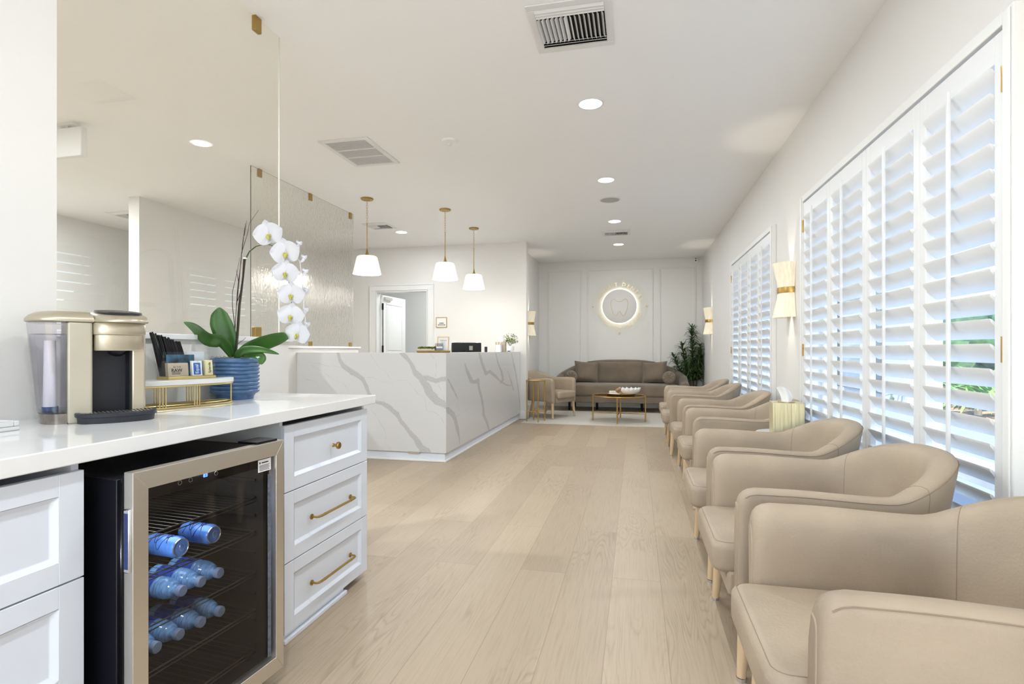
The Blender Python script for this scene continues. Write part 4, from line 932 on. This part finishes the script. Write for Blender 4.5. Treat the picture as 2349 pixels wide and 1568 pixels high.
def make_can():
    t = thing('drink_can', 'can', 'can', (0,0,0), math.radians(-4.8), 'cans in the fridge'); M = Matrix.Translation((0,0,0)) @ RYm
    MB().lathe([(.0255,.002),(.031,.014),(.031,.112),(.026,.122),(0,.122)], n=30, M=M).build('body', CANB, t, smooth=40)
    MB().lathe([(0,.0035),(.0235,.0035),(.0245,.0),(.0262,.0),(.0266,.003)], n=30, M=M).build('lid', ALU, t, smooth=30)
    MB().tube([(-.0028,.008*math.cos(a)+.004,.011*math.sin(a)) for a in [2*math.pi*j/16 for j in range(16)]], .0012, 5, loop=True).build('tab', ALU, t)
    mb = MB(); r = random.Random(2)
    for k in range(3):
        pts = []
        for j in range(40): x = -.028-.0018*j; a = 1.2+.8*math.sin(j*.24+k*2)+.6*k; pts.append((x,.0312*math.cos(a),.0312*math.sin(a)))
        mb.tube(pts, .0011, 4)
    mb.build('script_print', mat('navy_print', (20,30,90), .5), t); return t
K0 = make_can()
for i, (y, lb) in enumerate(((.236,'blue can lying on the fridge shelf, left one'),(.355,'blue can lying on the fridge shelf, right one'))):
    p = in_fridge(-.115, y, .5555)
    if i == 0: K0.location = p; K0['label'] = lb
    else: copy_tree(K0, None, p, math.radians(-4.8), lb)
PETB = glassmat('bottle_plastic', (.55,.74,.97), .9, fres=1.5); CAPM = mat('bottle_cap', (150,176,220), .4, trans=.2); LBLB = mat('bottle_label', (34,78,176), .5, var=.5, scale=60)
WATB = mat('bottle_blue', (120,172,240), .12, spec=.8, var=.35, scale=50, stretch=(4,1,1))
def make_bottle():
    t = thing('water_bottle', 'bottle', 'bottle', (0,0,0), math.radians(-4.8), 'water bottles in the fridge')
    prof = [(0,.012),(.0125,.012),(.0125,.02),(.016,.03),(.022,.036),(.025,.041),(.0225,.045),(.0285,.052),(.0262,.056),(.0312,.064),(.0285,.068),(.032,.077),(.032,.083),(.0298,.088),(.0315,.093),(.0315,.19),(.026,.2),(0,.2)]
    MB().lathe(prof, n=28, M=RYm).build('body', WATB, t, smooth=25)
    MB().lathe([(0,0),(.0145,.0005),(.0165,.003),(.0165,.016),(.0,.016)], n=24, M=RYm).build('cap', CAPM, t, smooth=40)
    mb = MB().lathe([(.0318,.096),(.0321,.097),(.0321,.165),(.0318,.166)], n=28, M=RYm, cap=False); mb.build('label_wrap', LBLB, t, smooth=40)
    mb = MB()
    for k, ch in enumerate('ZEPH'):
        a = math.radians(70); x = -.118-.013*0
        Mt = frame((-.105-.013*k, .0324*math.cos(a), .0324*math.sin(a)), (-1,0,0), (0,-math.sin(a),math.cos(a)))
        text_mesh(ch, .02, Mt, mb, .0002, .0004)
    for a0 in (40, 100): 
        for k in range(4): aa = math.radians(a0+k*7); mb.tube([(-.10-.012*k,.0324*math.cos(aa),.0324*math.sin(aa)),(-.15,.0324*math.cos(aa+.2),.0324*math.sin(aa+.2))], .0012, 4)
    mb.build('print', mat('navy_print', (20,30,90), .5), t, fix=False); return t
B0 = make_bottle(); first = True
for z, sh, ys, nm in ((.4165,'upper row','.254 .322 .392','upper'),(.2895,'lower row','.170 .245 .322 .396','lower')):
    Y = [float(v) for v in ys.split()]; wn_ = {3: ['leftmost','middle','rightmost'], 4: ['leftmost, half hidden','second from left','third from left','rightmost']}[len(Y)]
    for y, w_ in zip(Y, wn_):
        p = in_fridge(-.128, y, z); lb = 'blue water bottle lying in the %s of the fridge, %s' % (sh, w_)
        if first: B0.location = p; B0['label'] = lb; first = False
        else: copy_tree(B0, None, p, math.radians(-4.8), lb)
# ------------------------------------------------------------------ coffee machine
CHAMP = mat('champagne_metal', (192,183,163), .34, .75, bump=.02, bscale=200, stretch=(1,1,8)); CHAMP2 = mat('champagne_plastic', (186,180,162), .4, .25)
CHARC = mat('charcoal_plastic', (42,44,52), .42); TANK = glassmat('tank_plastic', (.93,.92,.955), .8, fres=1.5)
m_ = thing('coffee_machine', 'champagne single serve coffee machine with clear water tank on the counter', 'coffee machine', (-1.715, 1.325, CT), math.radians(57))
BD = .205
def cols(mb, x0, x1, z0, z1, y0=0.0, y1=BD): return mb.box(x0, x1, y0, y1, z0, z1)
cols(MB(), 0, .0624, 0, .318).build('left_column', CHAMP2, m_, bevel=.006, bseg=3)
cols(MB(), .1657, .2045, .03, .30, .004).build('right_column', CHAMP, m_, bevel=.006, bseg=3)
MB().box(.0624, .1657, .085, BD, 0, .24).box(.0624,.1657,.02,.085,0,.022).build('cavity_back', CHARC, m_, bevel=.004)
MB().box(.160,.1657,.008,.085,.022,.24).build('cavity_side', BLACK, m_, smooth=0)
def headring(z, x0, x1, bul, y0, n=16, sc=1.0):
    pts = []; cx = (x0+x1)/2; hw = (x1-x0)/2*sc
    for i in range(n+1): a = math.pi*i/n; pts.append(Vector((cx-hw*math.cos(a), y0-bul*math.sin(a)**.8, z)))
    pts += [Vector((cx+hw, BD, z)), Vector((cx-hw, BD, z))]; return pts
MB().rings([headring(.228,.068,.198,.030,.01), headring(.231,.066,.2,.032,.01), headring(.278,.066,.2,.032,.01)]).build('brew_head', CHAMP, m_, smooth=50)
MB().rings([headring(.279,.064,.2025,.036,.008), headring(.283,.063,.2045,.038,.008), headring(.314,.063,.2045,.038,.008), headring(.317,.065,.2025,.036,.008)]).build('head_band', CHAMP, m_, smooth=50)
MB().lathe([(.03,.0),(.022,-.012),(.008,-.02),(0,-.02)], c=(.128,.02,.229), n=20).build('nozzle', BLACK, m_, smooth=50)
# lid, sloping to the front
def lidring(t, k):
    pts = []; cx, cy = .138, .07; n = 32
    for i in range(n):
        a = 2*math.pi*i/n; x = cx+.080*k*math.copysign(abs(math.cos(a))**.75, math.cos(a)); y = cy+(.140*k)*math.copysign(abs(math.sin(a))**.85, math.sin(a))
        pts.append(Vector((x, y, t+.026*(y+.06)/.25*(1 if t > .326 else .25))))
    return pts
MB().rings([lidring(.317,.97), lidring(.319,1.0), lidring(.324,1.0), lidring(.330,.96), lidring(.337,.86), lidring(.341,.7)]).build('lid', CHAMP, m_, smooth=60)
MB().rings([lidring(.3385,.80), lidring(.3445,.78), lidring(.347,.5)]).build('control_panel', BLACK, m_, smooth=60)
mb = MB()
for i in range(5): mb.tube([(.115+.012*i+.004*math.cos(a), .03+.004*math.sin(a), .3565) for a in [2*math.pi*j/12 for j in range(12)]], .0005, 4, loop=True)
mb.build('button_icon', CHROME, m_)
# tank and its cap
def tankring(z, bul, y1=BD, y0=.008, x0=0.0, n=18):
    pts = []; cy = (y0+y1)/2; hw = (y1-y0)/2
    for i in range(n+1): a = math.pi*i/n; pts.append(Vector((x0-bul*math.sin(a)**.62, cy-hw*math.cos(a), z)))
    return pts
MB().rings([tankring(.035,.066), tankring(.18,.080), tankring(.315,.092)]).build('water_tank', TANK, m_, smooth=60)
MB().rings([tankring(.032,.0655), tankring(.0,.062)]).build('tank_base', mat('smoky_plastic', (120,110,100), .15, spec=.8, var=.3, scale=30), m_, smooth=60)
wt = MB().rings([tankring(.038,.063,BD-.004,.012,-.003), tankring(.28,.083,BD-.004,.012,-.003)]).build('water', glassmat('tank_water', (.95,.955,.985), .6, fres=1.33), m_, smooth=60)
MB().cyl((-.035,.10,.045),(-.035,.10,.26),.018,.015,n=18).build('water_filter', mat('filter_white', (226,222,222), .5), m_); MB().cyl((-.035,.10,.036),(-.035,.10,.050),.021,n=18).build('filter_ring', mat('filter_blue', (60,84,120), .4), m_)
def capring(z, ins):
    pts = []; n = 18; y0, y1 = -.004+ins, BD+.002-ins; cy = (y0+y1)/2; hw = (y1-y0)/2
    for i in range(n+1): a = math.pi*i/n; pts.append(Vector((-.0-(.098-ins)*math.sin(a)**.62, cy-hw*math.cos(a), z)))
    pts += [Vector((.066-ins*.3, y1, z)), Vector((.066-ins*.3, y0, z))]; return pts
MB().rings([capring(.3185,.002), capring(.322,0), capring(.330,.002), capring(.340,.010), capring(.349,.028), capring(.353,.055)]).build('top_cover', CHAMP, m_, smooth=60)
# drip tray
def trayring(z, ins, n=20):
    pts = []; x0, x1 = .016+ins, .234-ins; cx = (x0+x1)/2; hw = (x1-x0)/2
    for i in range(n+1): a = math.pi*i/n; pts.append(Vector((cx-hw*math.cos(a), .0-(.074-ins)*math.sin(a)**.7, z)))
    pts += [Vector((x1, .02, z)), Vector((x0, .02, z))]; return pts
MB().rings([trayring(0,.008), trayring(.018,.006), trayring(.020,.001), trayring(.030,0), trayring(.033,.003), trayring(.033,.012), trayring(.029,.014)]).build('drip_tray', CHARC, m_, smooth=40)
mb = MB()
for k in range(18):
    x = .035+k*.0108; u = abs((x-.125)/.098); y = -(.058)*(1-u*u)**.5*.95
    mb.box(x-.0022,x+.0022,y,.016,.0295,.0325)
mb.build('grate', STEEL, m_, smooth=0)
# white marble tray at the far left
t = thing('marble_tray', 'low white marble tray at the left end of the counter', 'tray', (-1.83, 1.02, CT))
MB().box(-.105,.105,-.18,.18,0,.012).box(-.105,.105,-.18,-.165,.012,.028).box(-.105,.105,.165,.18,.012,.028).box(-.105,-.09,-.165,.165,.012,.028).box(.09,.105,-.165,.165,.012,.028).build('body', MARB, t, bevel=.003)
# ------------------------------------------------------------------ riser stand with organiser
st = thing('riser_stand', 'half moon white marble riser on gold wire legs', 'riser stand', (-1.828, 1.852, CT), math.radians(-16))
LG = mat('light_gold', (206,184,124), .3, .9)
def moon(z, k=1.0, n=44, e=.0):
    pts = []
    for i in range(n):
        a = 2*math.pi*i/n; x = math.cos(a); y = math.sin(a); pts.append(Vector((((.088+e) if x > 0 else .060+e)*math.copysign(abs(x)**.8, x)*k, (.232+e)*math.copysign(abs(y)**.9, y)*k, z)))
    return pts
MB().rings([moon(.091), moon(.0925,e=.002), moon(.108,e=.002), moon(.1105)]).build('marble_top', MARB, st, smooth=50)
mb = MB(); mb.tube(moon(.0875,e=-.003), .0038, 8, loop=True); mb.tube(moon(.004,e=-.003), .0038, 8, loop=True); mb.tube(moon(.012,e=-.014), .0026, 6, loop=True)
mb.build('wire_ring', LG, st)
outl = moon(.0, e=-.003)
def near(y, front):
    return min([p for p in outl if (p.x > 0) == front], key=lambda p: abs(p.y-y))
for front in (True, False):
    for yc in (-.10, .03) if front else (-.05, .08):
        for dy in (-.0105, 0, .0105):
            p = near(yc, front); q = near(yc+dy*3, front); x = p.x+(q.x-p.x)*.33
            MB().cyl((x,yc+dy,.003),(x,yc+dy,.088),.0026,n=8).build('leg', LG, st)
for yc in (.225,): MB().cyl((.012,yc,.003),(.012,yc,.088),.0034,n=8).build('leg', LG, st)
OZ = CT+.1105
og = thing('acrylic_organizer', 'clear acrylic condiment organizer with gold base on the marble riser', 'organizer', (-1.832, 1.905, OZ), math.radians(-15))
ACR = glassmat('acrylic_clear', (.95,.965,.965), .9, fres=1.35)
MB().box(-.042,.042,-.10,.10,0,.012).build('base', LG, og, bevel=.0015)
mb = MB().box(.036,.038,-.098,-.005,.012,.060).box(.036,.038,.0,.098,.012,.075).box(-.002,.0,-.098,.098,.012,.112).box(-.038,-.036,-.098,.098,.012,.112)
for y in (-.099,.024,.056,.097): mb.box(-.036,.036,y,y+.0018,.012,.075)
mb.build('dividers', ACR, og, smooth=0)
OM = Matrix.Translation(og.location) @ Matrix.Rotation(math.radians(-15), 4, 'Z')
STR = mat('black_stirrer', (24,23,26), .5)
s0 = None; r = random.Random(4); cnt = 0
for i in range(3):
    for j in range(20):
        x, y = -.030+.0075*i, -.091+.0057*j; L = .182+r.uniform(-.006,.004)-.0021*j
        me_loc = OM @ Vector((x, y, .013)); rot = (math.radians(4+r.uniform(-1,1)), math.radians(-4), math.radians(-15)) 
        if s0 is None:
            s0 = MB().tube([(0,0,0),(0,-.016,.13),(0,-.024,.174)], [.0026,.0026,.0030], 6).build('coffee_stirrer', STR, None, me_loc, rot); tag(s0, 'black coffee stirrer standing in the clear organizer', 'stirrer', 'black coffee stirrers in the organizer'); s_ = s0
        else: s_ = s0.copy(); COL.objects.link(s_); s_.location = me_loc; s_.rotation_euler = rot
        s_.scale = (1, 1, L/.175)
def packet(name, lb, cat, grp, x, y, w, h, m, n, dx=-.004, tilt=-6, sub=None):
    o = MB().box(-.0012,.0012,-w/2,w/2,0,h); o = o.build(name, m, None, bevel=.0006); 
    M = OM @ Matrix.Translation((x,y,.0125)) @ Matrix.Rotation(math.radians(tilt),4,'Y'); o.matrix_world = M
    tag(o, lb[0], cat, grp)
    if sub: sub(o, w, h)
    for k in range(1, n):
        c_ = o.copy(); COL.objects.link(c_); c_.matrix_world = OM @ Matrix.Translation((x+dx*k,y+.0015*(k % 2),.0125)) @ Matrix.Rotation(math.radians(tilt),4,'Y'); c_['label'] = lb[min(k, len(lb)-1)]
    return o
BROWN = mat('raw_sugar_paper', (198,178,158), .7, var=.05, scale=20); BLUEP = mat('blue_packet', (36,96,190), .5); CREAM = mat('cream_packet', (240,226,180), .6); TEAL = mat('tea_packet', (44,92,120), .3, var=.9, scale=22, spec=.7)
def sub_raw(o, w, h):
    mb = MB(); text_mesh('IN THE', .010, frame((.0013,-.004,h*.70),(0,1,0),(0,0,1)), mb, .0001); text_mesh('RAW', .019, frame((.0013,-.006,h*.44),(0,1,0),(0,0,1)), mb, .0001, .0004)
    for k in range(3): mb.box(.0012,.0014,-.026,.008,.008+k*.0035,.0095+k*.0035)
    mb.build('print', INKB, o, smooth=0, fix=False)
def sub_eq(o, w, h):
    MB().box(.0012,.0014,-w*.34,w*.34,.004,h*.86).build('blue_panel', BLUEP, o, smooth=0)
    mb = MB(); text_mesh('Equal', .0185, frame((.0016,0,h*.45),(0,0,1),(0,-1,0)), mb, .0001, .0003); mb.build('print', PAPER, o, smooth=0, fix=False)
def sub_sp(o, w, h):
    mb = MB(); text_mesh('Splenda', .0145, frame((.0014,.004,h*.5),(0,0,1),(0,-1,0)), mb, .0001, .0003); mb.build('print', INKB, o, smooth=0, fix=False)
packet('sugar_packet', ['brown raw sugar packet at the front left of the organizer','brown raw sugar packet behind the front one in the organizer'], 'sugar packet', 'raw sugar packets', .031, -.054, .082, .054, BROWN, 5, sub=sub_raw)
packet('sweetener_packet', ['front white packet with blue panel in the organizer','white and blue sweetener packet behind the front one'], 'sweetener packet', 'blue sweetener packets', .031, .024, .044, .062, PAPER, 4, sub=sub_eq)
packet('sweetener_packet', ['front cream yellow sweetener packet at the right of the organizer','cream yellow sweetener packet behind the front one'], 'sweetener packet', 'cream sweetener packets', .031, .075, .036, .064, CREAM, 4, sub=sub_sp)
packet('tea_packet', ['glossy teal blue packet standing in the back of the organizer','glossy teal packet behind another in the organizer'], 'tea packet', 'teal tea packets', .006, -.03, .115, .088, TEAL, 2, tilt=-2)
packet('creamer_packet', ['clear white wrapped packet at the back right of the organizer'], 'packet', 'white wrapped packets', -.012, .045, .075, .100, mat('frosted_wrap', (214,218,224), .3, var=.06, scale=40), 2, tilt=-3)
# ------------------------------------------------------------------ orchid
oc = thing('potted_orchid', 'white orchid with arching stem in a ribbed blue pot', 'orchid', (-1.850, 2.205, CT))
OB = Vector(oc.location)
def R_(px, py, d=2.55): return at_d(px, py, d)-OB
BLUEC = mat('blue_glaze', (70,104,146), .28, var=.28, scale=28, stretch=(1,1,3), spec=.7, bump=.15, bscale=50)
prof = [(0,0),(.080,0),(.082,.006),(.082,.012),(.090,.024)]
for k in range(9):
    z = .030+k*.0175; prof += [(.1005,z),(.1055,z+.004),(.1065,z+.009),(.1045,z+.014)]
prof += [(.104,.190),(.101,.193),(.096,.192),(.094,.178),(0,.178)]
MB().lathe(prof, n=48).build('pot', BLUEC, oc, smooth=50)
mb = MB(); r = random.Random(8)
for k in range(110):
    a = r.uniform(0,6.28); q = r.uniform(.01,.088); p = Vector((q*math.cos(a), q*math.sin(a), .180+r.uniform(0,.012))); b = r.uniform(0,6.28)
    L = r.uniform(.01,.022); mb.tube([p, p+Vector((L*math.cos(b),L*math.sin(b),r.uniform(.004,.014))), p+Vector((1.8*L*math.cos(b+.6),1.8*L*math.sin(b+.6),r.uniform(-.004,.008)))], .0008, 4)
tag(mb.build('moss', mat('grey_moss', (142,140,112), .9), oc, fix=False), kind='stuff')
VD_ = Vector((-.46,.88,0)).normalized()      # away from the room, used only to lay leaf blades broadside
def leaf(name, pts, ws, m, twist=0, fold=.18, par=None, deep=0):
    P = [Vector(p) for p in pts]; n = 22
    def cr(t):
        x = t*(len(P)-1); i = min(int(x), len(P)-2); f = x-i; p0 = P[max(0,i-1)]; p1 = P[i]; p2 = P[i+1]; p3 = P[min(len(P)-1,i+2)]
        return .5*((2*p1)+(p2-p0)*f+(2*p0-5*p1+4*p2-p3)*f*f+(3*p1-p0-3*p2+p3)*f**3)
    vs = []
    for i in range(n+1):
        t = i/n; p = cr(t); tg = (cr(min(1,t+.02))-cr(max(0,t-.02))).normalized(); sd = tg.cross(VD_).normalized()
        nn = sd.cross(tg).normalized(); x = t*(len(ws)-1); j = min(int(x), len(ws)-2); w = ws[j]+(ws[j+1]-ws[j])*(x-j)
        a = twist*t; s2 = sd*math.cos(a)+nn*math.sin(a); n2 = nn*math.cos(a)-sd*math.sin(a)
        for u in (-1,-.5,0,.5,1): vs.append(p+s2*w*u-n2*w*fold*(u*u)*1.4)
    fs = [(i*5+k, i*5+k+1, (i+1)*5+k+1, (i+1)*5+k) for i in range(n) for k in range(4)]
    o = MB().add(vs, fs).build(name, m, par or oc, smooth=80, fix=False); sm = o.modifiers.new('solid','SOLIDIFY'); sm.thickness = .0016; return o
leaf('leaf', [R_(536,818), R_(524,780), R_(508,740), R_(503,705)], [.010,.026,.044,.050,.048,.036,.004], LEAF)
leaf('leaf', [R_(532,818,2.54), R_(512,784,2.50), R_(478,776,2.46), R_(448,750,2.45), R_(422,738,2.44)], [.010,.024,.032,.034,.031,.022,.003], LEAF, twist=.9)
leaf('leaf', [R_(540,820,2.54), R_(566,800,2.50), R_(608,785,2.46), R_(658,768,2.42)], [.010,.018,.024,.030,.034,.030,.018], LEAF, twist=-.4)
leaf('leaf', [R_(540,820,2.50), R_(560,804,2.46), R_(598,802,2.42), R_(640,812,2.40)], [.010,.018,.018,.015,.011,.002], LEAF, twist=.3)
leaf('leaf', [R_(558,815,2.50), R_(585,813,2.44), R_(600,820,2.42), R_(597,835,2.42)], [.008,.014,.020,.018,.006], LEAF, twist=.3)
STEM = mat('orchid_stem', (66,74,40), .5, var=.3, scale=20); TWIG = mat('dark_twig', (44,30,30), .7)
MB().tube([R_(540,820), R_(545,770), R_(550,700), R_(557,640), R_(562,596), R_(572,576), R_(588,564), R_(612,558,2.52), R_(632,566,2.50), R_(648,585,2.48), R_(656,605,2.48), R_(662,640,2.48), R_(668,680,2.47), R_(671,720,2.46), R_(686,758,2.45)], [.0052,.005,.0048,.0046,.0042,.0036,.0034,.003,.0026,.0024,.0022,.002,.002,.0018,.0016], 8).build('flower_stem', STEM, oc)
MB().tube([R_(538,820,2.545), R_(543,770,2.545), R_(548,700,2.545), R_(557,638,2.545), R_(560,592,2.545)], .0036, 8).build('support_stake', TWIG, oc)
MB().box(-.006,.006,-.006,.006,-.003,.003, Matrix.Translation(R_(562,592,2.54))).build('stem_clip', TRIM, oc)
for pts in ([(538,815),(540,740),(545,660),(553,600),(556,560),(563,512)],[(543,700),(549,640),(554,580),(568,535),(572,512),(593,482)],[(540,760),(533,700),(533,670),(545,620),(550,590)],[(548,650),(542,618)],[(545,690),(556,655),(556,628)],[(555,580),(557,560),(562,520)],[(560,540),(566,505)],[(540,800),(546,788),(560,778),(564,773)]):
    MB().tube([R_(x, y, 2.57) for x, y in pts], [.0018-.0011*i/(len(pts)-1) for i in range(len(pts))], 5).build('twig', TWIG, oc)
LIP = mat('orchid_lip', (176,172,84), .5, var=.4, scale=60)
def petal(mb, ang, L, w, M, cup=.25, base=0.0):
    n, k = 8, 8; vs = []
    for i in range(n+1):
        t = i/n; ww = w*math.sin(math.pi*(.06+.94*t)**.75)**.75 if t < 1 else w*.02
        for j in range(k+1):
            u = -1+2*j/k; x = ww*u; y = base+L*t; z = cup*L*(t*t*.6-.15*u*u*(1-t))+.002*math.sin(6*t+3*u)
            ca, sa = math.cos(ang), math.sin(ang); vs.append(M @ Vector((x*ca-y*sa, -z, x*sa+y*ca)))
    mb.add(vs, [(i*(k+1)+j, i*(k+1)+j+1, (i+1)*(k+1)+j+1, (i+1)*(k+1)+j) for i in range(n) for j in range(k)])
def flower(c, s_, rz, tilt, yaw=0):
    M = Matrix.Translation(c) @ Matrix.Rotation(math.radians(24+yaw),4,'Z') @ Matrix.Rotation(math.radians(tilt),4,'X') @ Matrix.Rotation(math.radians(rz),4,'Y') @ Matrix.Scale(s_,4)
    mb = MB(); M2 = M @ Matrix.Translation((0,.006,0))
    for a in (0, 128, -128): petal(mb, math.radians(a), .058 if a == 0 else .050, .023, M2, .12)
    for a in (78, -78): petal(mb, math.radians(a), .057, .040, M, .12)
    o = mb.build('flower', PETAL, oc, smooth=80, fix=False)
    mb = MB(); q = Matrix(M); mb.ball(M @ Vector((0,-.006,-.004)), .006*s_, 8, 6)
    for a in (40,-40): mb.ball(M @ Vector((.007*math.sin(math.radians(a)),-.010,-.006)), .005*s_, 8, 6, (1,1,1.6))
    mb.ball(M @ Vector((0,-.016,-.014)), .0055*s_, 8, 6, (1,1,1.8)); mb.build('lip', LIP, o)
for px, py, s_, rz, tl, yw in ((616,538,1.18,-14,6,0),(655,580,1.20,-10,6,-4),(655,626,1.06,4,5,6),(668,676,1.08,2,5,0),(667,724,1.06,8,5,4),(683,766,1.04,14,5,-12)):
    flower(R_(px, py, 2.44), s_, rz, tl, yw)
# buds and back petals along the stem
mb = MB()
for px, py in ((686,560),(697,592),(700,624),(702,668),(701,712),(704,745)): petal(mb, .5, .022, .008, Matrix.Translation(R_(px,py,2.47)), .2); petal(mb, -1.1, .024, .008, Matrix.Translation(R_(px,py,2.47)), .2); petal(mb, 2.6, .024, .008, Matrix.Translation(R_(px,py,2.47)), .2)
mb.build('back_petals', PETAL, oc, smooth=80, fix=False)
MB().tube([R_(672,575,2.47), R_(688,600,2.47), R_(694,650,2.47), R_(697,700,2.47), R_(702,745,2.46)], .0018, 5).build('pale_stem', PETAL, oc)
